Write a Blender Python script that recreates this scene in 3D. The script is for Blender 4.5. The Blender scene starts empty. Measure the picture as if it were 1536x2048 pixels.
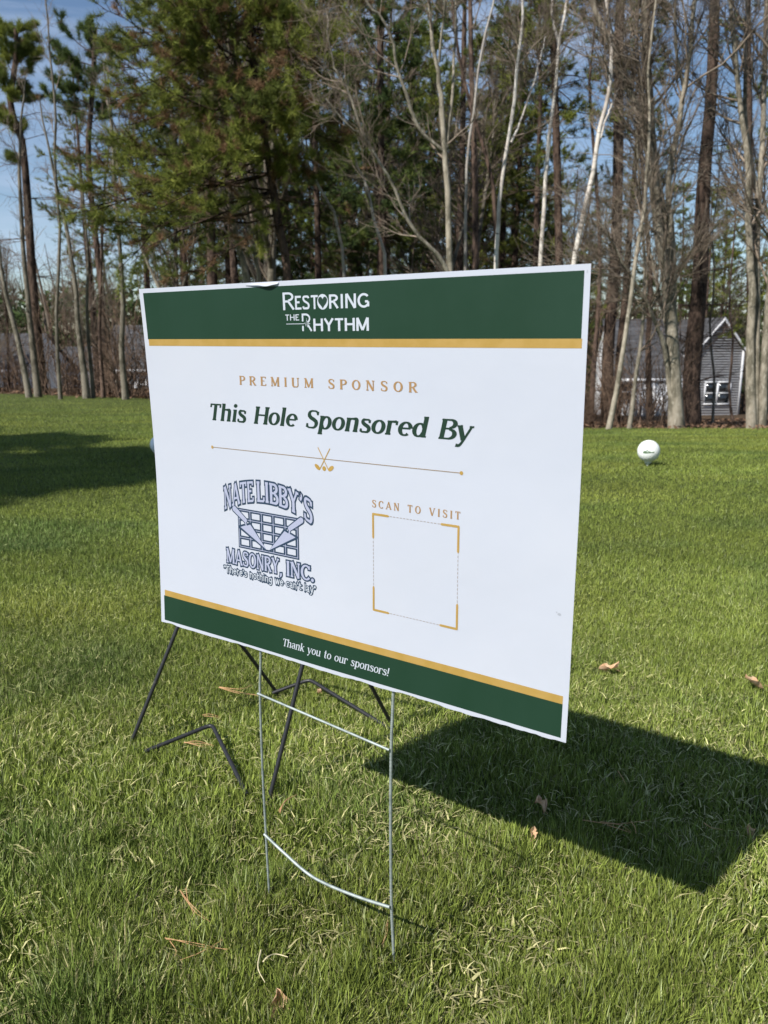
import bpy, math, random
import numpy as np
from mathutils import Matrix, Vector

random.seed(7)
rng = np.random.default_rng(11)
sc = bpy.context.scene
col = sc.collection

# ------------------------------------------------------------------ camera
FPX, CX, CY = 1567.0, 768.0, 1024.0          # focal length and centre in pixels of the 1536 px wide frame
W = 0.70                                      # sign width in metres
RM = np.array([[9.99994233e-01, -3.39625630e-03, 0.0],
               [-7.42351725e-04, -2.18578158e-01, 9.75819163e-01],
               [-3.31413197e-03, -9.75813535e-01, -2.18579418e-01]])
CAMZ = 0.87638
cam_d = bpy.data.cameras.new('camera')
cam = bpy.data.objects.new('camera', cam_d)
col.objects.link(cam)
m = Matrix.Identity(4)
for i in range(3):
    m[i][0] = RM[i, 0]; m[i][1] = -RM[i, 1]; m[i][2] = -RM[i, 2]
m[2][3] = CAMZ
cam.matrix_world = m
cam_d.sensor_fit = 'HORIZONTAL'
cam_d.sensor_width = 36.0
cam_d.lens = FPX / 1536.0 * 36.0
cam_d.clip_start = 0.05
cam_d.clip_end = 5000
cam_d.dof.use_dof = True
cam_d.dof.focus_distance = 1.18
cam_d.dof.aperture_fstop = 13.0
sc.camera = cam

# ------------------------------------------------------------------ world, sun, exposure
SUN_EL, SUN_AZ = math.radians(45.7), math.radians(47.9)   # light travels towards +x +y
w = bpy.data.worlds.new('World'); sc.world = w; w.use_nodes = True
nt = w.node_tree; nt.nodes.clear()
sky = nt.nodes.new('ShaderNodeTexSky'); sky.sky_type = 'NISHITA'; sky.sun_disc = False
sky.sun_elevation = SUN_EL
sky.sun_rotation = SUN_AZ + math.pi
sky.altitude = 50; sky.air_density = 1.0; sky.dust_density = 0.1; sky.ozone_density = 3.0
tc = nt.nodes.new('ShaderNodeTexCoord')
mp = nt.nodes.new('ShaderNodeMapping'); mp.inputs['Scale'].default_value = (1.0, 2.6, 5.0)
mp.inputs['Rotation'].default_value = (0.2, 0.1, 0.6)
nz = nt.nodes.new('ShaderNodeTexNoise'); nz.inputs['Scale'].default_value = 2.4
nz.inputs['Detail'].default_value = 9; nz.inputs['Roughness'].default_value = 0.62
nz.inputs['Distortion'].default_value = 0.6
rp = nt.nodes.new('ShaderNodeValToRGB')
rp.color_ramp.elements[0].position = 0.45; rp.color_ramp.elements[0].color = (0, 0, 0, 1)
rp.color_ramp.elements[1].position = 0.72; rp.color_ramp.elements[1].color = (0.6, 0.6, 0.6, 1)
mx = nt.nodes.new('ShaderNodeMixRGB'); mx.inputs[2].default_value = (5.2, 6.2, 8.0, 1)
bg = nt.nodes.new('ShaderNodeBackground'); bg.inputs[1].default_value = 0.090
wo = nt.nodes.new('ShaderNodeOutputWorld')
L = nt.links
L.new(tc.outputs['Generated'], mp.inputs[0]); L.new(mp.outputs[0], nz.inputs['Vector'])
L.new(nz.outputs['Fac'], rp.inputs[0]); L.new(rp.outputs[0], mx.inputs[0])
L.new(sky.outputs[0], mx.inputs[1]); L.new(mx.outputs[0], bg.inputs[0]); L.new(bg.outputs[0], wo.inputs[0])

SUN = np.array([0.5181, 0.4677, -0.7161])
sd = bpy.data.lights.new('sun', 'SUN'); sd.energy = 5.0; sd.angle = math.radians(0.53)
sd.color = (1.0, 0.955, 0.89)
so = bpy.data.objects.new('sun', sd); col.objects.link(so)
so.location = (-6, -6, 12)
so.rotation_mode = 'QUATERNION'
so.rotation_quaternion = Vector(SUN).to_track_quat('-Z', 'Y')

sc.view_settings.view_transform = 'Standard'
sc.view_settings.look = 'None'
sc.view_settings.exposure = 0.32
sc.view_settings.gamma = 1.0
sc.view_settings.use_curve_mapping = False
sc.render.engine = 'CYCLES'
sc.cycles.use_denoising = True
sc.cycles.max_bounces = 6
sc.cycles.diffuse_bounces = 2
sc.cycles.transparent_max_bounces = 8
sc.cycles.caustics_reflective = False
sc.cycles.caustics_refractive = False

# ------------------------------------------------------------------ helpers
def at(u, v, Y):
    """world point seen at picture position u,v that stands Y metres ahead"""
    d = RM @ np.array([(u - CX) / FPX, (v - CY) / FPX, 1.0])
    return np.array([0, 0, CAMZ]) + d * (Y / d[1])

def onz(u, v, z=0.0):
    d = RM @ np.array([(u - CX) / FPX, (v - CY) / FPX, 1.0])
    return np.array([0, 0, CAMZ]) + d * ((z - CAMZ) / d[2])

def hash2(ix, iy, s=0):
    n = (ix.astype(np.int64) * 374761393 + iy.astype(np.int64) * 668265263 + s * 974634777) & 0x7fffffff
    n = ((n ^ (n >> 13)) * 1274126177) & 0x7fffffff
    return ((n ^ (n >> 16)) & 0xffff) / 65535.0

def vnoise(x, y, s=0):
    x = np.asarray(x, float); y = np.asarray(y, float)
    ix = np.floor(x); iy = np.floor(y); fx = x - ix; fy = y - iy
    fx = fx * fx * (3 - 2 * fx); fy = fy * fy * (3 - 2 * fy)
    a = hash2(ix, iy, s); b = hash2(ix + 1, iy, s); c = hash2(ix, iy + 1, s); d = hash2(ix + 1, iy + 1, s)
    return (a * (1 - fx) + b * fx) * (1 - fy) + (c * (1 - fx) + d * fx) * fy

def fbm(x, y, s=0, o=3):
    t = 0; a = 0.5; tot = 0
    for k in range(o):
        t = t + a * vnoise(np.asarray(x) * 2 ** k, np.asarray(y) * 2 ** k, s + k); tot += a; a *= 0.5
    return t / tot

SOIL = -0.026
def side(x, y):
    s = np.clip((np.asarray(x, float) / np.maximum(y, 2.0) + 0.30) / 0.50, 0, 1)
    return s * s * (3 - 2 * s)
def terr(x, y):
    x = np.asarray(x, float); y = np.asarray(y, float)
    s = side(x, y)
    yy = np.clip(y - 5.0, 0, 50.0)
    yy = yy - 1.0 * (1 - np.exp(-yy / 1.0))
    sl = 0.040 + 0.052 * s
    far = np.clip((y - 26) / 20, 0, 1)
    bump = (fbm(x * 0.12 + 9, y * 0.12, 5) - 0.5) * 0.5 * np.clip((y - 16) / 20, 0, 1)
    small = (fbm(x * 1.1, y * 1.1, 21) - 0.5) * 0.012
    return SOIL - sl * yy - 0.012 * far * yy * (1 - s) + bump + small
def edge_y(x, y):
    s = side(x, y)
    a = np.asarray(x, float) / np.maximum(y, 2.0)
    e = 24.0 - 9.2 * s - 6.0 * np.clip((a + 0.49) / 0.19, 0, 1) * (1 - s)
    return e + (fbm(np.asarray(x) * 0.9, 3.3, 8, 4) - 0.5) * 2.0

def new_obj(name, me, mat=None, parent=None, smooth=False):
    o = bpy.data.objects.new(name, me); col.objects.link(o)
    if mat is not None and len(me.materials) == 0: me.materials.append(mat)
    if parent is not None: o.parent = parent
    if smooth:
        me.polygons.foreach_set('use_smooth', np.ones(len(me.polygons), bool))
    return o

def mesh_np(name, V, F, cols=None):
    """V (n,3); F list of (m,k) int arrays; cols (n,3) tint"""
    me = bpy.data.meshes.new(name)
    V = np.asarray(V, np.float32)
    if not isinstance(F, (list, tuple)): F = [F]
    F = [f for f in F if len(f)]
    me.vertices.add(len(V)); me.vertices.foreach_set('co', V.ravel())
    nl = sum(f.size for f in F); nf = sum(len(f) for f in F)
    me.loops.add(nl); me.polygons.add(nf)
    me.loops.foreach_set('vertex_index', np.concatenate([f.ravel() for f in F]).astype(np.int32))
    ls = []; k = 0
    for f in F:
        ls.append(k + np.arange(len(f)) * f.shape[1]); k += f.size
    me.polygons.foreach_set('loop_start', np.concatenate(ls).astype(np.int32))
    me.update(calc_edges=True)
    if cols is not None:
        a = me.color_attributes.new('tint', 'FLOAT_COLOR', 'POINT')
        c = np.ones((len(V), 4), np.float32); c[:, :3] = cols
        a.data.foreach_set('color', c.ravel())
    return me

class Geo:
    def __init__(s): s.V = []; s.Q = []; s.T = []; s.C = []; s.n = 0
    def add(s, V, Q=None, T=None, C=None):
        V = np.asarray(V, float).reshape(-1, 3)
        s.V.append(V)
        if Q is not None and len(Q): s.Q.append(np.asarray(Q, int).reshape(-1, 4) + s.n)
        if T is not None and len(T): s.T.append(np.asarray(T, int).reshape(-1, 3) + s.n)
        s.C.append(np.broadcast_to(np.asarray((1, 1, 1) if C is None else C, float), (len(V), 3)))
        s.n += len(V)
    def mesh(s, name):
        F = []
        if s.Q: F.append(np.concatenate(s.Q))
        if s.T: F.append(np.concatenate(s.T))
        return mesh_np(name, np.concatenate(s.V), F, np.concatenate(s.C))
    def build(s, name, mat, parent=None, smooth=False):
        return new_obj(name, s.mesh(name), mat, parent, smooth)
    def box(s, x0, x1, y0, y1, z0, z1, C=None):
        v = [(x, y, z) for z in (z0, z1) for y in (y0, y1) for x in (x0, x1)]
        q = [(0, 2, 3, 1), (4, 5, 7, 6), (0, 1, 5, 4), (2, 6, 7, 3), (0, 4, 6, 2), (1, 3, 7, 5)]
        s.add(v, Q=q, C=C)
    def tubes(s, P, R, sides=3, C=None, cap=False):
        P = np.asarray(P, float); R = np.asarray(R, float)
        N, K, _ = P.shape
        T = np.gradient(P, axis=1); T /= np.linalg.norm(T, axis=2, keepdims=True) + 1e-9
        ref = np.where(np.abs(T[:, :1, 2:3]) > 0.8, np.array([[[1., 0, 0]]]), np.array([[[0, 0, 1.]]]))
        ref = np.broadcast_to(ref, P.shape)
        A = np.cross(T, ref); A /= np.linalg.norm(A, axis=2, keepdims=True) + 1e-9
        B = np.cross(T, A)
        th = np.arange(sides) * 2 * np.pi / sides
        V = P[:, :, None] + R[:, :, None, None] * (A[:, :, None] * np.cos(th)[None, None, :, None] + B[:, :, None] * np.sin(th)[None, None, :, None])
        idx = np.arange(N * K * sides).reshape(N, K, sides)
        a = idx[:, :-1]; b = idx[:, 1:]
        q = np.stack([a, np.roll(a, -1, 2), np.roll(b, -1, 2), b], -1).reshape(-1, 4)
        if C is not None:
            C = np.asarray(C, float)
            if C.ndim == 2: C = np.repeat(C, K * sides, 0)
        s.add(V.reshape(-1, 3), Q=q, C=C)
        if cap:
            for e, fl in ((0, 1), (K - 1, -1)):
                for i in range(N):
                    ring = V[i, e]; ctr = P[i, e]
                    t = [(sides, (k + 1) % sides, k) if fl > 0 else (sides, k, (k + 1) % sides) for k in range(sides)]
                    s.add(np.vstack([ring, ctr]), T=t, C=None if C is None else C[0] if C.ndim == 2 else C)

def prop(o, label=None, cat=None, group=None, kind=None):
    if label: o['label'] = label
    if cat: o['category'] = cat
    if group: o['group'] = group
    if kind: o['kind'] = kind
    return o
def empty(name, loc, rz=0.0):
    o = bpy.data.objects.new(name, None); col.objects.link(o)
    o.location = loc; o.rotation_euler = (0, 0, rz); o.empty_display_size = 0.2
    return o
def copy_tree(o, parent=None):
    c = o.copy(); col.objects.link(c)
    if parent is not None: c.parent = parent
    for ch in list(o.children): copy_tree(ch, c)
    return c

# ------------------------------------------------------------------ materials
def mat(name, base, rough=0.6, metal=0.0, spec=0.5, tint=False, noise=None, bump=None, trans=0.0, coords='Object', trcol=None):
    """noise = list of (scale, colour, lo, hi, stretch); bump = (scale, strength, dist)"""
    mt = bpy.data.materials.new(name); mt.use_nodes = True
    t = mt.node_tree; n = t.nodes; l = t.links
    b = n['Principled BSDF']; out = n['Material Output']
    b.inputs['Roughness'].default_value = rough; b.inputs['Metallic'].default_value = metal
    b.inputs['Specular IOR Level'].default_value = spec
    rgb = n.new('ShaderNodeRGB'); rgb.outputs[0].default_value = (*base, 1)
    cur = rgb.outputs[0]
    co = n.new('ShaderNodeTexCoord')
    for (scl, c2, lo, hi, st) in (noise or []):
        mpn = n.new('ShaderNodeMapping'); mpn.inputs['Scale'].default_value = st
        l.new(co.outputs[coords], mpn.inputs[0])
        q = n.new('ShaderNodeTexNoise'); q.inputs['Scale'].default_value = scl; q.inputs['Detail'].default_value = 6
        q.inputs['Roughness'].default_value = 0.6
        l.new(mpn.outputs[0], q.inputs['Vector'])
        r = n.new('ShaderNodeMapRange'); r.inputs[1].default_value = lo; r.inputs[2].default_value = hi
        l.new(q.outputs['Fac'], r.inputs[0])
        x = n.new('ShaderNodeMixRGB'); x.inputs[2].default_value = (*c2, 1)
        l.new(r.outputs[0], x.inputs[0]); l.new(cur, x.inputs[1]); cur = x.outputs[0]
    if tint:
        a = n.new('ShaderNodeAttribute'); a.attribute_name = 'tint'
        x = n.new('ShaderNodeMixRGB'); x.blend_type = 'MULTIPLY'; x.inputs[0].default_value = 1
        l.new(cur, x.inputs[1]); l.new(a.outputs['Color'], x.inputs[2]); cur = x.outputs[0]
    l.new(cur, b.inputs['Base Color'])
    if bump:
        mpn = n.new('ShaderNodeMapping'); mpn.inputs['Scale'].default_value = bump[3] if len(bump) > 3 else (1, 1, 1)
        l.new(co.outputs[coords], mpn.inputs[0])
        q = n.new('ShaderNodeTexNoise'); q.inputs['Scale'].default_value = bump[0]; q.inputs['Detail'].default_value = 5
        l.new(mpn.outputs[0], q.inputs['Vector'])
        bp = n.new('ShaderNodeBump'); bp.inputs['Strength'].default_value = bump[1]; bp.inputs['Distance'].default_value = bump[2]
        l.new(q.outputs['Fac'], bp.inputs['Height']); l.new(bp.outputs[0], b.inputs['Normal'])
    if trans > 0:
        tr = n.new('ShaderNodeBsdfTranslucent'); ms = n.new('ShaderNodeMixShader'); ms.inputs[0].default_value = trans
        l.new(cur, tr.inputs[0])
        l.new(b.outputs[0], ms.inputs[1]); l.new(tr.outputs[0], ms.inputs[2]); l.new(ms.outputs[0], out.inputs[0])
    return mt

M = {}
M['lawn'] = mat('lawn_turf', (0.075, 0.098, 0.026), 0.9, spec=0.1, coords='Object',
                noise=[(0.9, (0.115, 0.145, 0.038), 0.4, 0.7, (1, 1, 1)), (30, (0.028, 0.036, 0.012), 0.45, 0.7, (1, 1, 1)), (140, (0.075, 0.08, 0.035), 0.5, 0.75, (1, 1, 1))],
                bump=(60, 0.9, 0.02))
M['blade'] = mat('grass_blade', (1, 1, 1), 0.50, spec=0.14, tint=True, trans=0.13)
M['floor'] = mat('leaf_litter', (0.085, 0.055, 0.034), 0.95, spec=0.1,
                 noise=[(1.2, (0.045, 0.034, 0.022), 0.4, 0.65, (1, 1, 1)), (9, (0.15, 0.10, 0.06), 0.5, 0.75, (1, 1, 1))], bump=(12, 0.8, 0.08))
M['bark_grey'] = mat('grey_bark', (0.34, 0.30, 0.235), 0.9, spec=0.08, tint=True,
                     noise=[(5, (0.15, 0.135, 0.10), 0.42, 0.58, (1, 1, 0.5)), (26, (0.46, 0.42, 0.34), 0.52, 0.7, (1, 1, 0.35))], bump=(30, 0.6, 0.01, (1, 1, 0.4)))
M['bark_pine'] = mat('pine_bark', (0.115, 0.080, 0.062), 0.95, spec=0.04, tint=True,
                     noise=[(9, (0.035, 0.026, 0.022), 0.45, 0.6, (1, 1, 0.35)), (30, (0.15, 0.105, 0.08), 0.55, 0.7, (1, 1, 0.4))], bump=(22, 1.0, 0.03, (1, 1, 0.35)))
M['bark_birch'] = mat('birch_bark', (0.72, 0.67, 0.60), 0.7, spec=0.3, tint=True,
                      noise=[(7, (0.09, 0.075, 0.06), 0.60, 0.66, (0.6, 0.6, 3.5)), (2.2, (0.36, 0.30, 0.25), 0.45, 0.7, (1, 1, 1))])
M['twig'] = mat('twig_bark', (0.235, 0.190, 0.148), 0.9, spec=0.05, tint=True)
M['needle'] = mat('pine_needles', (1, 1, 1), 0.6, spec=0.08, tint=True, trans=0.22)
M['brush'] = mat('brush_stems', (0.17, 0.118, 0.085), 0.9, spec=0.04, tint=True)
M['white_print'] = mat('white_poster_paper', (0.500, 0.525, 0.595), 0.42, spec=0.25, noise=[(3.0, (0.470, 0.502, 0.585), 0.35, 0.7, (1, 1, 1))], bump=(5, 0.22, 0.012))
M['board'] = mat('white_foam_board', (0.45, 0.47, 0.54), 0.6)
M['green_print'] = mat('green_print', (0.0125, 0.040, 0.022), 0.45, spec=0.22, noise=[(6.0, (0.017, 0.047, 0.029), 0.4, 0.7, (1, 1, 0.3))], bump=(5, 0.22, 0.012))
M['gold_print'] = mat('gold_print', (0.385, 0.245, 0.062), 0.4, spec=0.3, noise=[(40, (0.42, 0.27, 0.08), 0.4, 0.6, (1, 1, 1))])
M['white_ink'] = mat('white_lettering_print', (0.50, 0.54, 0.61), 0.4)
M['gold_ink'] = mat('gold_lettering_print', (0.34, 0.20, 0.085), 0.45)
M['gold_line'] = mat('thin_gold_line_print', (0.26, 0.18, 0.10), 0.45)
M['dash_ink'] = mat('dashed_line_print', (0.30, 0.25, 0.22), 0.5)
M['green_ink'] = mat('green_lettering_print', (0.011, 0.034, 0.021), 0.4)
M['navy_ink'] = mat('navy_logo_print', (0.024, 0.047, 0.088), 0.45)
M['lav_ink'] = mat('lavender_logo_print', (0.37, 0.395, 0.53), 0.45)
M['galv'] = mat('galvanised_wire', (0.40, 0.45, 0.43), 0.55, metal=0.35, noise=[(60, (0.22, 0.26, 0.25), 0.4, 0.7, (1, 1, 1))])
M['black_rod'] = mat('black_painted_rod', (0.022, 0.022, 0.025), 0.42, spec=0.5, noise=[(60, (0.07, 0.065, 0.06), 0.62, 0.75, (1, 1, 1))])
M['siding'] = mat('grey_clapboard', (0.72, 0.73, 0.75), 0.75, noise=[(1.2, (0.60, 0.61, 0.62), 0.4, 0.7, (1, 1, 1))])
M['trim'] = mat('white_house_trim', (0.62, 0.63, 0.65), 0.6)
M['roof'] = mat('dark_shingle_roof', (0.085, 0.085, 0.09), 0.9, tint=True, noise=[(5, (0.055, 0.055, 0.06), 0.4, 0.6, (1, 1, 1))])
M['pane'] = mat('window_glass', (0.02, 0.024, 0.028), 0.08, spec=0.8)
M['marker'] = mat('white_marker_plastic', (0.90, 0.93, 0.90), 0.35, bump=None)
M['marker_logo'] = mat('green_marker_logo', (0.10, 0.17, 0.09), 0.5)
M['marker_line'] = mat('grey_marker_logo_line', (0.45, 0.52, 0.45), 0.5)
M['leaf'] = mat('dry_leaf', (0.74, 0.52, 0.34), 0.7, spec=0.2, tint=True, trans=0.2, noise=[(60, (0.62, 0.35, 0.18), 0.4, 0.7, (1, 1, 1))])
M['dry_needle'] = mat('dry_pine_needle', (0.50, 0.30, 0.15), 0.6, spec=0.2)
M['straw'] = mat('pale_dry_stalk', (0.62, 0.55, 0.34), 0.6, spec=0.2)

# ------------------------------------------------------------------ ground
def grid_mesh(xs, ys, zf, keep=None):
    X, Y = np.meshgrid(xs, ys)
    Z = zf(X, Y)
    V = np.stack([X, Y, Z], -1).reshape(-1, 3)
    ny, nx = X.shape
    i = np.arange(ny * nx).reshape(ny, nx)
    q = np.stack([i[:-1, :-1], i[:-1, 1:], i[1:, 1:], i[1:, :-1]], -1).reshape(-1, 4)
    if keep is not None:
        c = V[q].mean(1); q = q[keep(c[:, 0], c[:, 1])]
        used = np.zeros(len(V), bool); used[q.ravel()] = True
        mp_ = np.cumsum(used) - 1; V = V[used]; q = mp_[q]
    return V, q
xs = np.concatenate([np.arange(-45, -14, 0.8), np.arange(-14, 14, 0.28), np.arange(14, 40, 0.8)])
ys = np.concatenate([np.arange(-25, 0, 1.0), np.arange(0, 27, 0.2)])
V, q = grid_mesh(xs, ys, terr, lambda x, y: y < edge_y(x, y))
prop(new_obj('lawn', mesh_np('lawn', V, q), M['lawn'], smooth=True), kind='structure')
g = np.concatenate([-np.geomspace(45, 2500, 26)[::-1], np.arange(-44, 45, 1.0), np.geomspace(45, 2500, 26)])
gy = np.concatenate([-np.geomspace(20, 2500, 22)[::-1], np.arange(-19, 60, 1.0), np.geomspace(60, 2500, 26)])
V, q = grid_mesh(g, gy, lambda x, y: terr(x, y) - np.where(y > edge_y(x, y) + 1.0, 0.02, 0.07))
prop(new_obj('forest_floor', mesh_np('forest_floor', V, q), M['floor'], smooth=True), kind='structure')

# grass blades -----------------------------------------------------------
def make_grass():
    # thinner cover close by, where single blades show, thicker and thicker with distance
    vk = np.array([58, 120, 190, 330, 600, 800, 1000, 2100.0]); dk_ = np.array([880, 1700, 1450, 830, 690, 330, 180, 150.0])
    vf = np.arange(58, 2100, 1.0); cdf = np.cumsum(np.interp(vf, vk, dk_)); n = int(cdf[-1]); cdf /= cdf[-1]
    v = np.interp(rng.random(n), cdf, vf)
    y = 0.90 * FPX / v
    # full cover in front, thinning out gradually to both sides
    sd_ = rng.random(n) * 2 - 1; sd_ = np.sign(sd_) * (1000 * np.abs(sd_) + 13000 * np.clip(np.abs(sd_) - 0.78, 0, 1) ** 2)
    x = sd_ / FPX * y
    # the downhill side is seen flatter: follow the slope
    ok = y < edge_y(x, y)
    x = x[ok]; y = y[ok]; n = len(x)
    z = terr(x, y)
    rough = np.clip(1.25 - y * 0.62, 0, 1)                     # longer clumps by the viewer's feet
    clump = fbm(x * 9, y * 9, 31); patch = fbm(x * 1.2, y * 2.4, 41, 4); fine = fbm(x * 40, y * 40, 51, 2)
    h = (0.0125 + 0.011 * clump) * (0.65 + 0.7 * rng.random(n)) * (1 + 0.35 * rough) + rough * 0.030 * np.clip(clump * 2.6 - 0.85, 0, 1) * (0.4 + rng.random(n))
    h *= 0.85 + 0.4 * patch
    wd = (0.0011 + 0.0010 * rng.random(n)) + rough * (0.0009 + 0.0042 * rng.random(n) ** 3)
    wd *= np.clip(y / 2.2, 1, 3.4) ** 0.8
    h *= np.clip(y / 9.0, 1, 1.3)
    lean = 0.12 + 0.85 * rng.random(n) ** 1.3
    ang = 2 * np.pi * (fbm(x * 6, y * 6, 61) * 2.2) + rng.normal(0, 2.2, n)
    dry = rng.random(n) < (0.06 + 0.03 * rough + 0.07 * (fbm(x * 3, y * 3, 71) > 0.58))
    flat = dry & (rng.random(n) < 0.6)
    lean[flat] = 1.25 + 0.25 * rng.random(flat.sum())
    D = np.stack([np.cos(ang), np.sin(ang), np.zeros(n)], 1)
    up = np.array([0, 0, 1.0])
    face = ang + np.pi / 2 + rng.normal(0, 0.9, n)
    S = np.stack([np.cos(face), np.sin(face), np.zeros(n)], 1)
    B = np.stack([x, y, z - 0.002], 1)
    B[flat, 2] += 0.008 + 0.012 * rng.random(flat.sum())
    c1, s1 = np.cos(lean * 0.75)[:, None], np.sin(lean * 0.75)[:, None]
    c2, s2 = np.cos(lean * 1.12)[:, None], np.sin(lean * 1.12)[:, None]
    hh = h[:, None]
    m1 = B + (D * s1 + up * c1) * hh * 0.55
    tip = m1 + (D * s2 + up * c2) * hh * 0.6
    w2 = (wd / 2)[:, None]
    near = y < 1.6 + 0.9 * rng.random(n); nn_ = int(near.sum())
    order = np.concatenate([np.where(near)[0], np.where(~near)[0]])
    Vn = np.stack([B - S * w2, B + S * w2, m1 + S * w2 * 0.85, m1 - S * w2 * 0.85, tip], 1)[near].reshape(-1, 3)
    Vf = np.stack([B - S * w2 * 1.3, B + S * w2 * 1.3, tip], 1)[~near].reshape(-1, 3)
    V = np.vstack([Vn, Vf])
    i = np.arange(nn_) * 5; j = np.arange(n - nn_) * 3 + nn_ * 5
    Q = np.stack([i, i + 1, i + 2, i + 3], 1); T = np.concatenate([np.stack([i + 3, i + 2, i + 4], 1), np.stack([j, j + 1, j + 2], 1)])
    g1 = np.array([0.185, 0.260, 0.044]); g2 = np.array([0.370, 0.430, 0.100]); g3 = np.array([0.110, 0.195, 0.062]); dr = np.array([0.60, 0.56, 0.27])
    a = rng.random(n)[:, None] * 0.65 + 0.35 * fine[:, None]
    Cc = g1 * (1 - a) + g2 * a
    bl = np.clip((patch - 0.5) * 3.2, 0, 1)[:, None] * 0.75
    Cc = Cc * (1 - bl) + g3 * bl
    yel = np.clip((fbm(x * 0.7, y * 1.6, 81, 4) - 0.47) * 5, 0, 1)[:, None] * np.clip(y / 2.5, 0.3, 1)[:, None] * 0.55
    Cc = Cc * (1 - yel) + np.array([0.38, 0.41, 0.080]) * yel
    dk = np.clip((y[dry] - 1.3) / 2.5, 0, 0.8)[:, None]
    pale = rng.random(n) < 0.09 * np.clip(1.6 - y * 0.35, 0.15, 1)
    Cc[pale] = np.array([0.46, 0.52, 0.24]) * (0.8 + 0.4 * rng.random((pale.sum(), 1)))
    Cc[dry] = (dr * (1 - dk) + Cc[dry] * 1.25 * dk) * (0.55 + 0.65 * rng.random(dry.sum())[:, None])
    Cc *= (0.88 - 0.10 * np.clip((y - 1.5) / 2, 0, 1))[:, None]
    Cc *= (0.62 + 0.76 * fbm(x * 0.75 + 4, y * 1.9, 91, 4))[:, None]
    Cc *= (1 + (rng.random(n) - 0.5) * 0.9 * (1 - 0.65 * np.clip((y - 3) / 5, 0, 1)))[:, None]
    Cv = np.vstack([np.repeat(Cc[near], 5, 0), np.repeat(Cc[~near], 3, 0)])
    o = new_obj('grass', mesh_np('grass', V, [Q, T], Cv), M['blade'])
    prop(o, kind='stuff', label='green mown turf with dry straw-coloured blades around the sign', cat='grass')
make_grass()

# ------------------------------------------------------------------ houses beyond the trees
def gable_house(name, loc, rz, wd, dp, eave, rise, windows, label, siding=True, over=0.25):
    """front gable wall faces local -y; origin at the middle of the front base"""
    o = empty(name, loc, rz)
    prop(o, label, 'house')
    h = wd / 2
    g = Geo()
    v = [(-h, 0, 0), (h, 0, 0), (h, 0, eave), (0, 0, eave + rise), (-h, 0, eave), (-h, dp, 0), (h, dp, 0), (h, dp, eave), (0, dp, eave + rise), (-h, dp, eave)]
    g.add(v, Q=[(0, 5, 9, 4), (1, 2, 7, 6)], T=[(0, 1, 2), (0, 2, 4), (4, 2, 3), (5, 7, 6), (5, 9, 7), (9, 8, 7)])
    g.build('wall', M['siding'], o)
    # clapboard courses, each a wedge lapping the one below
    g = Geo(); st = 0.16; z = 0.1
    while z < eave + rise - 0.1:
        hw = h if z <= eave else h * (1 - (z - eave) / rise)
        zt = min(z + st, eave + rise)
        hw2 = h if zt <= eave else h * (1 - (zt - eave) / rise)
        v = [(-hw, -0.032, z), (hw, -0.032, z), (hw2, -0.008, zt), (-hw2, -0.008, zt), (-hw, -0.003, z + 0.03), (hw, -0.003, z + 0.03)]
        g.add(v, Q=[(0, 1, 2, 3), (0, 4, 5, 1)])
        if z < eave:
            for sx in (-1, 1):
                xx = sx * h
                v = [(xx + sx * 0.035, 0, z), (xx + sx * 0.035, dp, z), (xx + sx * 0.008, dp, z + st), (xx + sx * 0.008, 0, z + st)]
                g.add(v, Q=[(0, 1, 2, 3)])
        z += st
    c = g.build('clapboards', M['siding'], o); c['kind'] = 'stuff'
    g = Geo()
    sl = math.hypot(h, rise); nx, nz = rise / sl, h / sl
    ov = 0.25
    for sx in (-1, 1):
        ex, ez = sx * (h + ov * h / sl), eave - ov * rise / sl
        a = [(0, -over, eave + rise + 0.02), (ex, -over, ez + 0.02), (ex, dp + over, ez + 0.02), (0, dp + over, eave + rise + 0.02)]
        t = 0.14
        b = [(x_, y_, z_ + t) for x_, y_, z_ in a]
        g.add(a + b, Q=[(0, 1, 2, 3), (4, 7, 6, 5), (0, 4, 5, 1), (1, 5, 6, 2), (2, 6, 7, 3), (3, 7, 4, 0)])
        # shingle courses as shallow steps
        n = int(sl / 0.2)
        for k in range(n):
            f0, f1 = k / n, (k + 1) / n
            x0, z0 = ex * (1 - f0), ez + (eave + rise - ez) * f0 + t + 0.045
            x1, z1 = ex * (1 - f1), ez + (eave + rise - ez) * f1 + t + 0.025
            g.add([(x0, -over, z0), (x0, dp + over, z0), (x1, dp + over, z1), (x1, -over, z1)], Q=[(0, 1, 2, 3)], C=(0.85 + 0.3 * (k % 3) / 2,) * 3)
    g.build('roof', M['roof'], o)
    for sx in (-1, 1):
        g = Geo(); ex, ez = sx * (h + ov * h / sl), eave - ov * rise / sl
        z1 = eave + rise
        g.add([(0, -over - 0.03, z1 + 0.17), (ex, -over - 0.03, ez + 0.17), (ex, -over - 0.03, ez - 0.06), (0, -over - 0.03, z1 - 0.06),
               (0, -over - 0.005, z1 + 0.17), (ex, -over - 0.005, ez + 0.17), (ex, -over - 0.005, ez - 0.06), (0, -over - 0.005, z1 - 0.06)],
              Q=[(0, 3, 2, 1), (4, 5, 6, 7), (0, 1, 5, 4), (3, 7, 6, 2)])
        g.build('rake_board', M['trim'], o)
        g = Geo(); g.box(sx * h - 0.07, sx * h + 0.07, -0.075, -0.04, 0, eave - 0.05); g.build('corner_board', M['trim'], o)
    for (face, cx_, cz, ww, wh) in windows:
        add_window(o, face, cx_, cz, ww, wh, h)
    return o

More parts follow.
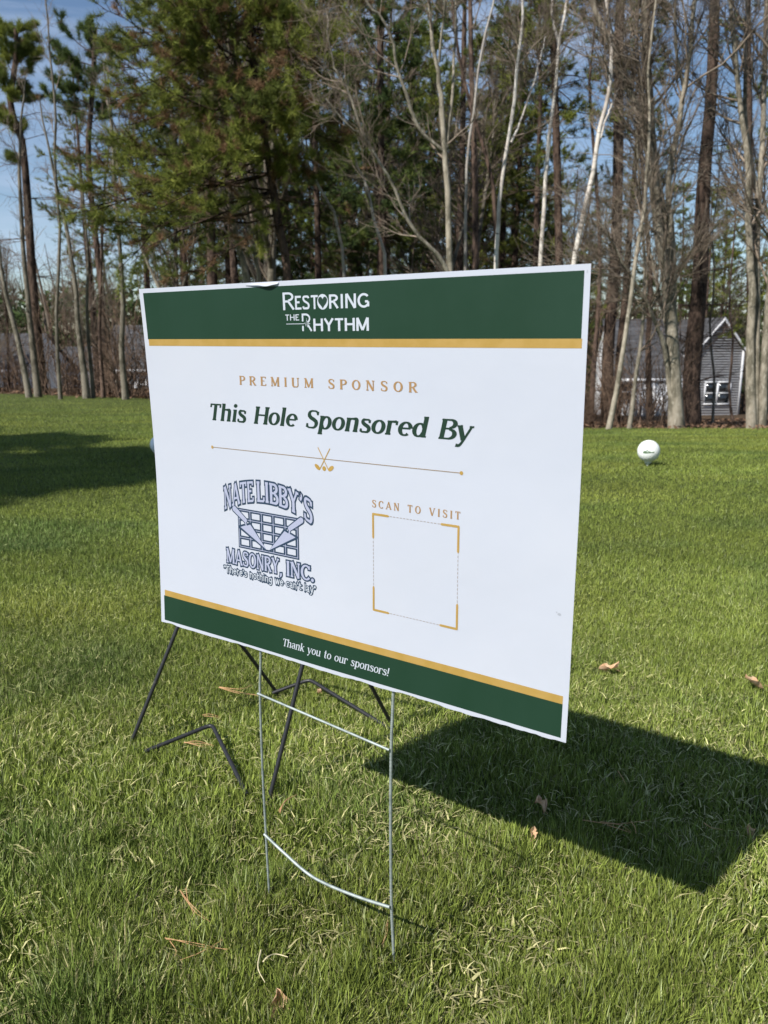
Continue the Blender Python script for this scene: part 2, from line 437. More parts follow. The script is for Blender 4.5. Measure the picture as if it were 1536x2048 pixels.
def add_window(o, face, cx_, cz, ww, wh, h):
    def bx(g, x0, x1, d0, d1, z0, z1):
        if face == 'f': g.box(x0, x1, -d1, -d0, z0, z1)
        elif face == 'l': g.box(-h - d1, -h - d0, x0, x1, z0, z1)
        else: g.box(h + d0, h + d1, x0, x1, z0, z1)
    fr = Geo(); t = 0.09
    bx(fr, cx_ - ww / 2 - t, cx_ + ww / 2 + t, 0.04, 0.10, cz + wh / 2, cz + wh / 2 + t)
    bx(fr, cx_ - ww / 2 - t, cx_ + ww / 2 + t, 0.04, 0.13, cz - wh / 2 - t, cz - wh / 2)
    bx(fr, cx_ - ww / 2 - t, cx_ - ww / 2, 0.042, 0.097, cz - wh / 2, cz + wh / 2)
    bx(fr, cx_ + ww / 2, cx_ + ww / 2 + t, 0.042, 0.097, cz - wh / 2, cz + wh / 2)
    f = fr.build('window', M['trim'], o)
    s = Geo()
    bx(s, cx_ - ww / 2, cx_ + ww / 2, 0.052, 0.08, cz - 0.035, cz + 0.035)
    s.build('sash_bar', M['trim'], f)
    for k in (0, 1):
        p = Geo()
        z0 = cz - wh / 2 if k == 0 else cz + 0.035
        z1 = cz - 0.035 if k == 0 else cz + wh / 2
        bx(p, cx_ - ww / 2, cx_ + ww / 2, 0.037, 0.05, z0, z1); p.build('pane', M['pane'], f)

def ground_at(u, Y):
    p = at(u, 700, Y); return float(p[0]), Y, float(terr(p[0], Y))
YH = 50.0
x, y, z = ground_at(1440, YH)
pk = at(1435, 640, YH)[2]
s_ = YH / FPX
eav = at(1400, 700, YH)[2] - (z - 0.3)
x = float(at(1441, 700, YH)[0])
house = gable_house('grey_house', (x, y, z - 0.3), 0.06, 92 * s_, 6.5, eav, (pk - (z - 0.3)) - eav,
                    [('f', -16 * s_ + 0.1, at(0, 791, YH)[2] - z + 0.3, 22 * s_, 40 * s_), ('f', 10 * s_ + 0.1, at(0, 791, YH)[2] - z + 0.3, 22 * s_, 40 * s_)],
                    'grey clapboard house with steep gable and paired white windows right of the pine trunk')
# the long wing to the left of the gable, its roof slope facing the viewer
def wing(root, x0, x1, yf, dp, eave, ridge, base, wins):
    h = Geo()
    h.add([(x0, yf, base), (x1, yf, base), (x1, yf, eave), (x0, yf, eave), (x0, yf + dp, base), (x1, yf + dp, base), (x1, yf + dp, eave), (x0, yf + dp, eave),
           (x0, yf + dp / 2, ridge), (x1, yf + dp / 2, ridge)], Q=[(0, 1, 2, 3), (5, 4, 7, 6)], T=[(3, 8, 7), (2, 6, 9), (0, 3, 7), (0, 7, 4), (1, 5, 6), (1, 6, 2)])
    h.build('wall', M['siding'], root)
    g = Geo(); z = base + 0.1
    while z < eave - 0.1:
        g.add([(x0, yf - 0.035, z), (x1, yf - 0.035, z), (x1, yf - 0.008, z + 0.16), (x0, yf - 0.008, z + 0.16)], Q=[(0, 1, 2, 3)]); z += 0.16
    c = g.build('clapboards', M['siding'], root); c['kind'] = 'stuff'
    r = Geo(); n = 14; o_ = 0.35
    for k in range(n):
        for sgn in (-1, 1):
            f0, f1 = k / n, (k + 1) / n
            yc = yf + dp / 2
            ya, za = yc + sgn * (dp / 2 + o_) * (1 - f0), eave - 0.1 + (ridge - eave + 0.1) * f0 + 0.19
            yb, zb = yc + sgn * (dp / 2 + o_) * (1 - f1), eave - 0.1 + (ridge - eave + 0.1) * f1 + 0.16
            r.add([(x0 - 0.3, ya, za), (x1 + 0.1, ya, za), (x1 + 0.1, yb, zb), (x0 - 0.3, yb, zb)], Q=[(0, 1, 2, 3)], C=(0.85 + 0.15 * (k % 3),) * 3)
            r.add([(x0 - 0.3, ya, za), (x1 + 0.1, ya, za), (x1 + 0.1, ya, za - 0.06), (x0 - 0.3, ya, za - 0.06)], Q=[(0, 3, 2, 1)])
    r.build('roof', M['roof'], root)
    t = Geo(); t.box(x0 - 0.3, x1, yf - o_ - 0.03, yf - o_ + 0.02, eave - 0.12, eave + 0.08); t.build('fascia_board', M['trim'], root)
    for (cx_, cz, ww, wh) in wins:
        class _: pass
        fr = Geo(); tt = 0.09
        fr.box(cx_ - ww / 2 - tt, cx_ + ww / 2 + tt, yf - 0.10, yf - 0.04, cz + wh / 2, cz + wh / 2 + tt)
        fr.box(cx_ - ww / 2 - tt, cx_ + ww / 2 + tt, yf - 0.13, yf - 0.04, cz - wh / 2 - tt, cz - wh / 2)
        fr.box(cx_ - ww / 2 - tt, cx_ - ww / 2, yf - 0.097, yf - 0.042, cz - wh / 2, cz + wh / 2)
        fr.box(cx_ + ww / 2, cx_ + ww / 2 + tt, yf - 0.097, yf - 0.042, cz - wh / 2, cz + wh / 2)
        f = fr.build('window', M['trim'], root)
        s = Geo(); s.box(cx_ - ww / 2, cx_ + ww / 2, yf - 0.08, yf - 0.052, cz - 0.03, cz + 0.03); s.build('sash_bar', M['trim'], f)
        p = Geo(); p.box(cx_ - ww / 2, cx_ + ww / 2, yf - 0.05, yf - 0.037, cz - wh / 2, cz + wh / 2); p.build('pane', M['pane'], f)
hz = z - 0.3
wing(house, -48 * s_ - 4.6, -48 * s_, 1.2, 5.0, at(0, 765, YH)[2] - hz, at(0, 645, YH)[2] - hz, 0.0,
     [(-48 * s_ - 3.9, at(0, 790, YH)[2] - hz, 0.7, 1.0)])
# white board fence in front of the wing
xf, yf_, zf = ground_at(1325, 44.0)
fn = empty('board_fence', (xf, yf_, zf), 0.0); prop(fn, 'weathered white board fence between the grey trunks, left of the small grey house', 'fence')
sf = 44.0 / FPX
topz = at(0, 772, 44)[2] - zf; botz = at(0, 848, 44)[2] - zf
for k in range(11):
    g = Geo(); x0 = -48 * sf + k * 8.6 * sf
    dz = 0.05 * math.sin(k * 2.1)
    g.box(x0, x0 + 7.2 * sf, -0.02, 0.01, botz, topz + dz); g.build('board', M['trim'], fn)
for zz in (0.3, 0.75):
    g = Geo(); g.box(-50 * sf, 48 * sf, 0.012, 0.06, botz + (topz - botz) * zz, botz + (topz - botz) * zz + 0.09); g.build('rail', M['trim'], fn)

def long_house(u0, u1, Y, v_eave, v_ridge, v_base, wins, label, rz=0.0):
    xa, xb = at(u0, 700, Y)[0], at(u1, 700, Y)[0]
    zg = float(terr((xa + xb) / 2, Y))
    zb = min(zg, at(0, v_base, Y)[2]) - 0.4
    o = empty('grey_house', ((xa + xb) / 2, Y, zb), rz); prop(o, label, 'house')
    s = Y / FPX; ze = at(0, v_eave, Y)[2] - zb; zr = at(0, v_ridge, Y)[2] - zb
    uc = (u0 + u1) / 2
    wing(o, (u0 - uc) * s, (u1 - uc) * s, 0, 7.0, ze, zr, 0.0,
         [((u - uc) * s, at(0, v, Y)[2] - zb, ww * s, wh * s) for (u, v, ww, wh) in wins])
    return o
long_house(-60, 44, 46, 742, 672, 795, [(-20, 768, 20, 24), (8, 768, 16, 24), (30, 768, 12, 24)], 'low grey house with white eaves at the far left behind the trunks')
long_house(98, 168, 52, 748, 700, 800, [(124, 772, 14, 22), (146, 772, 12, 22)], 'small house with a pale wall and two windows between the left trunks')
long_house(205, 330, 48, 742, 655, 800, [(226, 768, 16, 24), (252, 768, 12, 22), (280, 770, 14, 22)], 'grey house with a steep dark roof close to the left edge of the sign')

# ------------------------------------------------------------------ trees
def norm(a): return a / (np.linalg.norm(a, axis=-1, keepdims=True) + 1e-9)
def grow(P0, D0, Ln, K, wob, up, r=rng):
    N = len(P0); P = np.zeros((N, K, 3)); P[:, 0] = P0; D = norm(D0.copy())
    upv = np.array([0, 0, 1.0])
    for k in range(1, K):
        D = norm(D + r.normal(0, wob, (N, 3)) + upv * (up if np.isscalar(up) else up[:, None]))
        P[:, k] = P[:, k - 1] + D * (Ln / (K - 1))[:, None]
    return P
def children(P, n, t0, t1, ang0, ang1, r=rng, flat=0.0):
    """n children per parent -> start, direction, parent index, t"""
    N, K, _ = P.shape
    pi = np.repeat(np.arange(N), n); t = t0 + (t1 - t0) * r.random(N * n)
    f = t * (K - 1); i = np.minimum(f.astype(int), K - 2); fr = (f - i)[:, None]
    a = P[pi, i]; b = P[pi, i + 1]
    pos = a * (1 - fr) + b * fr; T = norm(b - a)
    rv = r.normal(0, 1, (N * n, 3)); rv[:, 2] *= (1 - flat)
    pr = norm(rv - (rv * T).sum(1, keepdims=True) * T)
    an = (ang0 + (ang1 - ang0) * r.random(N * n))[:, None]
    return pos, T * np.cos(an) + pr * np.sin(an), pi, t
def resample(path, K):
    path = np.asarray(path, float)
    # Catmull-Rom for a soft bend
    P = np.vstack([2 * path[0] - path[1], path, 2 * path[-1] - path[-2]])
    n = len(path) - 1; out = []
    for j in range(K):
        t = j / (K - 1) * n; i = min(int(t), n - 1); f = t - i
        p0, p1, p2, p3 = P[i], P[i + 1], P[i + 2], P[i + 3]
        out.append(0.5 * ((2 * p1) + (-p0 + p2) * f + (2 * p0 - 5 * p1 + 4 * p2 - p3) * f * f + (-p0 + 3 * p1 - 3 * p2 + p3) * f ** 3))
    return np.array(out)

def bare_crown(stems, rad, r, n1=16, n2=7, n3=6, L1=1.6, L2=0.75, L3=0.38, t0=0.3, tintv=1.0, ang=(0.5, 1.1), up=0.10, r1=0.30, thin=1.0):
    """stems (S,K,3) with radii (S,K) -> branches Geo"""
    g = Geo()
    p, d, pi, t = children(stems, n1, t0, 0.98, *ang, r=r)
    Ln = L1 * (0.5 + r.random(len(p))) * (1.25 - 0.75 * t)
    B1 = grow(p, d, Ln, 7, 0.13, up, r)
    K = stems.shape[1]
    rs = rad[pi, np.minimum((t * (K - 1)).astype(int), K - 1)]
    R0 = np.minimum(rs * 0.5, 0.010 + 0.012 * Ln) * thin
    g.tubes(B1, R0[:, None] * np.linspace(1, r1, 7)[None], 4, C=np.full((len(p), 3), tintv) * (0.8 + 0.5 * r.random((len(p), 1))))
    p2, d2, pi2, t2 = children(B1, n2, 0.2, 1.0, 0.4, 0.95, r=r)
    L_ = L2 * (0.5 + r.random(len(p2))) * np.clip(Ln[pi2] / L1, 0.5, 1.2)
    B2 = grow(p2, d2, L_, 5, 0.15, up * 0.8, r)
    g.tubes(B2, (R0[pi2] * 0.42)[:, None].clip(0.0028, 1) * np.linspace(1, 0.4, 5)[None], 3, C=np.full((len(p2), 3), tintv) * (0.75 + 0.5 * r.random((len(p2), 1))))
    if n3:
        p3, d3, pi3, t3 = children(B2, n3, 0.15, 1.0, 0.35, 0.85, r=r)
        L_ = L3 * (0.4 + r.random(len(p3)))
        B3 = grow(p3, d3, L_, 4, 0.16, up * 0.6, r)
        g.tubes(B3, np.full((len(p3), 1), 0.0030 * thin) * np.linspace(1, 0.6, 4)[None], 3, C=np.full((len(p3), 3), tintv) * (0.7 + 0.5 * r.random((len(p3), 1))))
    return g

def needles(g, base, dirs, r, n=12, L=0.12, wdt=0.006, colr=None):
    """tufts of thin needle triangles at base (N,3) pointing along dirs"""
    N = len(base)
    b = np.repeat(base, n, 0); d = np.repeat(norm(dirs), n, 0)
    rv = norm(r.normal(0, 1, (N * n, 3)))
    dd = norm(d * 0.75 + rv * 0.95 + np.array([0, 0, 0.18]))
    ln = L * (0.6 + 0.6 * r.random((N * n, 1)))
    b = b + d * (r.random((N * n, 1)) - 0.6) * L * 0.8
    sd_ = norm(np.cross(dd, norm(r.normal(0, 1, (N * n, 3)))))
    w2 = wdt * (0.7 + 0.6 * r.random((N * n, 1)))
    V = np.stack([b - sd_ * w2 * 0.5, b + sd_ * w2 * 0.5, b + dd * ln], 1).reshape(-1, 3)
    i = np.arange(N * n) * 3
    C = np.repeat(colr, n, 0) * (0.8 + 0.4 * r.random((N * n, 1)))
    g.add(V, T=np.stack([i, i + 1, i + 2], 1), C=np.repeat(C, 3, 0))

GRN = np.array([0.165, 0.205, 0.046]); YGR = np.array([0.30, 0.32, 0.070]); DGR = np.array([0.062, 0.090, 0.032]); RUS = np.array([0.22, 0.135, 0.075]); BGR = np.array([0.075, 0.125, 0.055])
def pine_parts(path, r0, r1, r, boughs, nb2=12, nt=10, nn=12, L2=0.6, nL=0.12, nw=0.006, palette=(GRN, YGR, DGR), rust=0.03, dead=0.0, deadn=20):
    """boughs: (start (N,3), dir (N,3), length (N)) -> trunk Geo, crown Geo"""
    K = 16
    P = resample(path, K)
    tr = Geo(); R = np.linspace(r0, r1, K) * (1 + 0.05 * r.normal(0, 1, K)); R[0] *= 1.25
    tr.tubes(P[None], R[None], 10)
    s, d, Ln = boughs
    B = grow(s, d, Ln, 8, 0.13, 0.03, r)
    tr.tubes(B, (0.009 + 0.0042 * Ln)[:, None] * np.linspace(1, 0.25, 8)[None], 4, C=np.full((len(s), 3), 0.7))
    cr = Geo()
    p2, d2, pi2, t2 = children(B, nb2, 0.25, 1.0, 0.45, 1.0, r=r, flat=0.35)
    l2 = L2 * (0.5 + 0.8 * r.random(len(p2))) * np.clip(Ln[pi2] / 2.0, 0.5, 1.2) * (1.15 - 0.5 * t2)
    B2 = grow(p2, d2, l2, 5, 0.12, 0.07, r)
    tr.tubes(B2, np.full((len(p2), 1), 0.007) * np.linspace(1, 0.45, 5)[None], 3, C=np.full((len(p2), 3), 0.8))
    p3, d3, pi3, t3 = children(B2, nt, 0.30, 1.05, 0.1, 0.9, r=r)
    c = r.random((len(p3), 1))
    pb = r.random((len(B), 1))[pi2][pi3]                       # one mood for a whole bough
    colr = palette[0] * (1 - c) + palette[1] * c
    colr = np.where(pb < 0.35, colr * 0.45 + palette[2] * 0.55, colr)
    ru = r.random(len(B2))[pi3] < rust
    colr[ru] = RUS * (0.7 + 0.6 * r.random((ru.sum(), 1)))
    needles(cr, p3, norm(d3 + np.array([0, 0, 0.25])), r, nn, nL, nw, colr)
    if deadn:
        # bare dead lower limbs with fine brown twigs
        t = 0.1 + 0.45 * r.random(deadn); f = t * (K - 1); i = f.astype(int)
        s_ = P[i]; a = r.random(deadn) * 2 * np.pi
        d_ = np.stack([np.cos(a), np.sin(a), -0.05 + 0.3 * r.random(deadn)], 1)
        Bd = grow(s_, d_, 0.6 + 1.4 * r.random(deadn), 6, 0.12, 0.0, r)
        tr.tubes(Bd, np.full((deadn, 1), 0.013) * np.linspace(1, 0.3, 6)[None], 3, C=np.full((deadn, 3), 1.2))
        q2, e2, qi, _ = children(Bd, 9, 0.2, 1, 0.5, 1.1, r=r)
        Bt = grow(q2, e2, 0.2 + 0.5 * r.random(len(q2)), 4, 0.15, 0.02, r)
        tr.tubes(Bt, np.full((len(q2), 1), 0.0045) * np.linspace(1, 0.5, 4)[None], 3, C=np.full((len(q2), 3), 1.4))
    return tr, cr

def finish(name, base, trunk, crown, tm, cm, label, cat='tree', group=None, smooth_trunk=True):
    o = empty(name, tuple(base)); prop(o, label, cat, group)
    for g, nm, mm in ((trunk, 'trunk', tm), (crown, 'crown', cm)):
        if g is None or not g.V: continue
        g.V = [v - np.asarray(base) for v in g.V]
        g.build(nm, mm, o, smooth=(nm == 'trunk'))
    return o

def trace(pts, Y, ground=True, above=True, drift=(0, 0)):
    """picture track of a stem standing Y ahead -> world path, root to tip"""
    P = [at(u, v, Y + drift[0] * (k / max(1, len(pts) - 1))) for k, (u, v) in enumerate(pts)]
    P = np.array(P)
    if ground:
        P[0, 2] = float(terr(P[0, 0], P[0, 1])) - 0.08
    return P
def extend_up(P, H, r, lean=0.5):
    d = norm(P[-1] - P[-2]); d = norm(d * lean + np.array([0, 0, 1.0]))
    out = list(P); p = P[-1]
    for k in range(3):
        d = norm(d + r.normal(0, 0.05, 3)); p = p + d * H / 3; out.append(p)
    return np.array(out)

def traced_tree(name, Y, main, w0, w1, stems, label, m_, crown=None, tint=1.0, ext=5.0, group=None, seed=0, K=22, cm='twig', cat='tree'):
    """main: picture track; w0, w1 trunk widths in picture pixels; stems: list of (track, w0, w1, depth shift)"""
    r = np.random.default_rng(seed + 100)
    s = Y / FPX
    P = trace(main, Y); base = P[0].copy()
    if ext: P = extend_up(P, ext, r)
    tr = Geo(); paths = [resample(P, K)]; radii = [np.linspace(w0 * s / 2, max(0.012, w1 * s / 2 * (0.35 if ext else 1)), K)]
    radii[0][0] *= 1.3; radii[0][1] *= 1.08
    for (tk, a, b, dz) in stems:
        Q = np.array([at(u, v, Y + dz * k / (len(tk) - 1)) for k, (u, v) in enumerate(tk)])
        if a > 0 and tk[0][1] > 830: Q[0, 2] = float(terr(Q[0, 0], Q[0, 1])) - 0.08
        if tk[-1][1] <= 5: Q = extend_up(Q, ext * 0.8, r, 0.7)
        paths.append(resample(Q, K)); radii.append(np.linspace(a * s / 2, max(0.010, b * s / 2 * 0.6), K))
    PS = np.array(paths); RS = np.array(radii)
    wob = r.normal(0, 0.012, PS.shape) * np.linspace(0.2, 1, K)[None, :, None]
    PS = PS + wob
    tr.tubes(PS, RS, 9, C=np.full((len(PS), 3), tint))
    kw = dict(n1=20, n2=8, n3=7, L1=1.3, L2=0.6, L3=0.34, t0=0.28, tintv=1.0)
    kw.update(crown or {})
    cr = bare_crown(PS, RS, r, **kw)
    return finish(name, base, tr, cr, M[m_], M[cm], label, cat, group)

def full_pine(name, Y, main, w0, w1, label, seed, tops, hi_px, lo_px, nrand=34, Lr=(1.0, 2.2), ext=4.0, dense=0, **kw):
    """tops: (u, v, start_v, dY) picture positions of bough tips the pine must reach"""
    r = np.random.default_rng(seed)
    s = Y / FPX
    P = trace(main, Y); base = P[0].copy()
    if ext: P = extend_up(P, ext, r, 0.4)
    K = 40; C = resample(P, K)
    S, D, Ln = [], [], []
    if dense:
        tops = list(tops) + [(u + r.normal(0, 14), v + r.normal(0, 22), sv + r.normal(0, 30), dY + r.normal(0, 0.5)) for _ in range(dense) for (u, v, sv, dY) in tops]
    def on_trunk(z):
        i = int(np.argmin(np.abs(C[:, 2] - z))); return C[i]
    for (u, v, sv, dY) in tops:
        e = at(u, v, Y + dY); st = on_trunk(at(u, sv, Y)[2])
        d = e - st; ln = np.linalg.norm(d)
        S.append(st); D.append(d / ln - np.array([0, 0, 0.10])); Ln.append(ln)
    zl, zh = at(0, lo_px, Y)[2], at(0, hi_px, Y)[2]
    for k in range(nrand):
        z_ = zl + (zh - zl) * r.random()
        a = r.random() * 2 * np.pi
        S.append(on_trunk(z_)); D.append(np.array([math.cos(a), math.sin(a), 0.05 + 0.25 * r.random()]))
        Ln.append(Lr[0] + (Lr[1] - Lr[0]) * r.random())
    tr, cr = pine_parts(P, w0 * s / 2, max(0.03, w1 * s / 2 * 0.6), r, (np.array(S), np.array(D), np.array(Ln)), **kw)
    return finish(name, base, tr, cr, M['bark_pine'], M['needle'], label)
#@@TREES
# -- tall pines
full_pine('pine_tree', 16.0, [(590, 850), (578, 559), (560, 469), (548, 391), (529, 273), (513, 195), (505, 117), (496, 39), (490, 0)], 19, 11,
          'biggest pine, its wide dark green crown filling the upper left above the sign', 3,
          [(135, 478, 400, -0.6), (165, 500, 430, 0.3), (128, 380, 300, -0.9), (150, 400, 330, 0.2), (165, 330, 260, -0.6), (205, 265, 200, -0.8), (215, 200, 140, -0.2), (200, 160, 90, -1.0),
           (225, 95, 20, -0.5), (222, 30, -60, -0.8), (245, -20, -90, 0.4), (240, 330, 280, -1.4), (260, 430, 380, -1.2), (270, 240, 180, -1.5), (290, 140, 90, -1.4), (300, 60, 10, -1.2),
           (300, 380, 330, 1.0), (330, 480, 440, -1.0), (350, 290, 250, -1.6), (380, 200, 150, -1.8), (360, 100, 60, -1.5), (420, 330, 290, -1.9), (400, 30, -10, -1.2), (460, 150, 120, -1.6),
           (600, 60, 20, -1.2), (650, 20, -30, -0.8), (680, 100, 50, -0.6), (640, 180, 140, -0.9), (590, 260, 230, -1.2), (700, 160, 130, 0.4), (560, 140, 110, -1.6), (620, 330, 300, -0.6), (490, 250, 220, -1.8),
           (180, 440, 360, 0.6), (250, 120, 60, 0.8), (320, 20, -40, 0.9), (720, 60, 10, 0.2), (750, 120, 70, -0.6), (690, 240, 200, -0.2), (640, 130, 80, -1.0), (560, 40, 0, -1.6), (610, 200, 170, -1.6), (560, 330, 300, -1.5), (470, 420, 380, -1.4)],
          -260, 360, nrand=30, Lr=(1.0, 2.4), dense=1, nb2=15, nt=10, nn=12, L2=0.66, nL=0.15, nw=0.0095, rust=0.22, deadn=26)
full_pine('pine_tree', 23.0, [(84, 781), (68, 600), (60, 480), (52, 360), (44, 280), (20, 216), (26, 160), (34, 100)], 17, 9,
          'dark crooked pine trunk at the left edge with a small bushy top', 5,
          [(0, 70, 150, 0), (40, 62, 130, -0.5), (66, 90, 140, 0), (72, 110, 160, 0.3), (-30, 110, 170, 0), (10, 150, 200, -0.5), (60, 170, 210, 0.4), (-20, 190, 240, 0.2), (20, 240, 270, 0), (50, 250, 280, 0.2), (-40, 60, 120, 0), (15, 90, 150, 0.6), (10, 310, 330, 0)],
          70, 260, nrand=12, Lr=(0.4, 1.0), ext=0.5, nb2=14, nt=12, nn=13, L2=0.42, nL=0.17, nw=0.010, deadn=24, rust=0.02)
full_pine('pine_tree', 22.0, [(215, 800), (205, 600), (186, 430), (176, 300), (184, 200), (190, 80)], 13, 7,
          'second pine from the left, its open tufted crown against the sky', 6,
          [(78, 52, 110, 0), (90, 60, 130, 0.4), (105, 90, 150, -0.3), (120, 110, 160, 0.2), (160, 60, 110, 0), (185, 45, 90, -0.4), (175, 75, 130, 0.5), (205, 75, 120, 0), (225, 110, 160, 0), (150, 130, 190, -0.4), (100, 165, 210, 0.2), (85, 190, 230, 0), (210, 190, 230, 0.3), (225, 210, 250, 0), (130, 225, 260, 0)],
          70, 260, nrand=6, Lr=(0.5, 1.0), ext=0.3, nb2=11, nt=11, nn=12, L2=0.36, nL=0.17, nw=0.010, palette=(GRN, BGR, DGR), rust=0.0, deadn=34)
full_pine('pine_tree', 22.0, [(770, 870), (765, 500), (762, 250), (760, 60), (758, 0)], 16, 8,
          'deep green pine behind the forked grey tree, its foliage reaching down to the sign', 8,
          [(690, 210, 150, 0), (850, 200, 150, 0), (860, 280, 230, 0), (690, 300, 250, 0), (845, 400, 340, 0), (800, 500, 430, 0), (700, 490, 430, 0), (850, 470, 400, 0), (730, 400, 340, -0.8)],
          -100, 540, nrand=84, Lr=(0.8, 1.9), nb2=9, nt=7, nn=8, L2=0.55, nL=0.16, nw=0.018, palette=(DGR * 1.3, GRN, BGR), rust=0.01, deadn=6)
full_pine('pine_tree', 26.0, [(640, 870), (636, 500), (630, 250), (628, 60), (626, 0)], 13, 7,
          'green pine filling the gap between the biggest pine and the crooked birch', 18,
          [(560, 430, 380, 0), (700, 440, 380, 0), (580, 520, 460, 0), (690, 530, 470, 0)],
          -60, 520, nrand=54, Lr=(0.9, 1.9), nb2=9, nt=7, nn=8, L2=0.55, nL=0.16, nw=0.017, palette=(GRN * 0.8, GRN, DGR), rust=0.05, deadn=20)
full_pine('pine_tree', 21.0, [(1120, 870), (1118, 500), (1112, 250), (1106, 60), (1104, 0)], 16, 10,
          'dense dark pine crown behind the three white birches', 9,
          [(1080, 60, 20, -0.5), (1260, 40, 0, 0), (1265, 120, 70, 0), (1200, 220, 170, -0.6), (1060, 150, 110, 0), (1250, 180, 130, 0.4), (1150, 250, 200, -0.8)],
          -200, 250, nrand=50, Lr=(1.0, 2.1), nb2=10, nt=7, nn=9, L2=0.55, nL=0.15, nw=0.016, palette=(GRN * 0.9, YGR, DGR), rust=0.03, deadn=26)
full_pine('pine_tree', 18.5, [(1381, 862), (1384, 734), (1394, 630), (1401, 538), (1405, 414), (1410, 330), (1422, 199), (1426, 100), (1430, 0)], 36, 14,
          'thick reddish brown pine trunk with bare dead side limbs, just left of the house gable', 10,
          [(1500, 20, -30, 0), (1360, -20, -60, 0)], -400, 40, nrand=20, Lr=(1.0, 2.2), nb2=10, nt=7, nn=10, L2=0.55, nL=0.13, nw=0.010, rust=0.05, deadn=60)
full_pine('pine_tree', 27.0, [(1500, 860), (1500, 500), (1498, 200), (1496, 0)], 14, 8,
          'green pine limbs hanging over the house roof behind the right hand trunks', 12,
          [(1450, 655, 590, -0.8), (1480, 700, 620, -0.8), (1415, 640, 570, -0.5), (1440, 560, 500, 0), (1430, 600, 520, 0), (1450, 520, 450, 0), (1480, 650, 560, -0.6), (1560, 600, 520, 0), (1460, 460, 400, 0), (1530, 540, 460, 0)],
          -100, 540, nrand=40, Lr=(0.8, 1.8), nb2=9, nt=7, nn=9, L2=0.5, nL=0.14, nw=0.013, palette=(GRN, YGR, DGR), rust=0.01, deadn=10)
full_pine('pine_tree', 24.0, [(1215, 862), (1216, 700), (1232, 500), (1238, 200), (1240, 0)], 26, 12,
          'dark shaded pine trunk standing behind the thin leaning sapling beside the sign', 13,
          [(1190, 640, 600, 0), (1200, 600, 560, 0)], -200, 120, nrand=26, Lr=(0.8, 1.8), nb2=8, nt=7, nn=9, L2=0.5, nL=0.14, nw=0.012, rust=0.04, deadn=50)

# -- birches and grey hardwoods, stem by stem
bc = dict(n1=14, n2=7, n3=6, L1=1.0, L2=0.55, L3=0.32, t0=0.4)
traced_tree('birch_tree', 15.0, [(975, 858), (984, 640), (992, 538), (997, 435), (1006, 344), (1024, 232), (1039, 99), (1045, 0)], 10, 6,
            [([(1022, 285), (1045, 232), (1078, 132), (1092, 70)], 5, 2, 0.4)], 'slim white birch, leftmost of the three rising above the sign, with one side fork', 'bark_birch', bc, ext=4, seed=1)
traced_tree('birch_tree', 15.4, [(1070, 860), (1076, 640), (1080, 534), (1090, 393), (1099, 281), (1111, 182), (1119, 87), (1134, 0)], 10, 6,
            [([(1119, 90), (1108, 50), (1104, 0)], 5, 4, 0.2)], 'white birch forking in two near the top of the photo, middle of the three', 'bark_birch', bc, ext=4, seed=2)
traced_tree('birch_tree', 14.6, [(1100, 862), (1128, 690), (1146, 538), (1165, 439), (1186, 344), (1198, 265), (1215, 199), (1222, 141), (1223, 66), (1213, 0)], 12, 8,
            [([(1190, 320), (1215, 230), (1238, 175)], 4, 2, 0.5)], 'brightest and thickest white birch, curving up from behind the top right corner of the sign', 'bark_birch', bc, ext=4, seed=3)
traced_tree('grey_tree', 15.0, [(1353, 862), (1349, 760), (1342, 646), (1334, 552), (1322, 497), (1308, 373), (1295, 290), (1273, 215), (1244, 141), (1215, 75), (1185, 0)], 27, 9,
            [([(1349, 862), (1346, 700), (1340, 560), (1325, 430), (1318, 393), (1304, 290), (1297, 166), (1291, 62), (1289, 0)], 22, 12, 0.25),
             ([(1348, 600), (1345, 476), (1336, 373), (1351, 282), (1368, 186), (1380, 103), (1389, 0)], 12, 8, -0.3),
             ([(1368, 180), (1353, 103), (1351, 0)], 6, 4, -0.3),
             ([(1342, 800), (1330, 700), (1318, 661), (1292, 604), (1261, 552), (1232, 500), (1195, 440)], 11, 5, -0.6),
             ([(1340, 690), (1331, 646), (1316, 583), (1300, 500), (1292, 400)], 9, 4, 0.5)],
            'largest grey tree on the right, several stems splitting from one thick base', 'bark_grey', dict(n1=22, n2=9, n3=8, L1=1.5, L2=0.7), tint=1.0, seed=4, ext=5)
traced_tree('grey_tree', 15.0, [(1503, 864), (1500, 682), (1506, 591), (1498, 500), (1496, 414), (1496, 323), (1480, 207), (1467, 83), (1461, 0)], 17, 9,
            [([(1509, 864), (1513, 700), (1514, 604), (1513, 500), (1521, 331), (1529, 207), (1534, 0)], 15, 8, 0.4),
             ([(1524, 864), (1529, 734), (1536, 630), (1545, 500), (1556, 300), (1566, 0)], 17, 10, -0.3),
             ([(1514, 400), (1511, 373), (1492, 248), (1490, 124), (1494, 0)], 9, 6, 0.6)],
            'clump of pale lichen spotted grey trunks at the right edge of the photo', 'bark_grey', dict(n1=22, n2=9, n3=8, L1=1.4), tint=1.08, seed=5, ext=5)
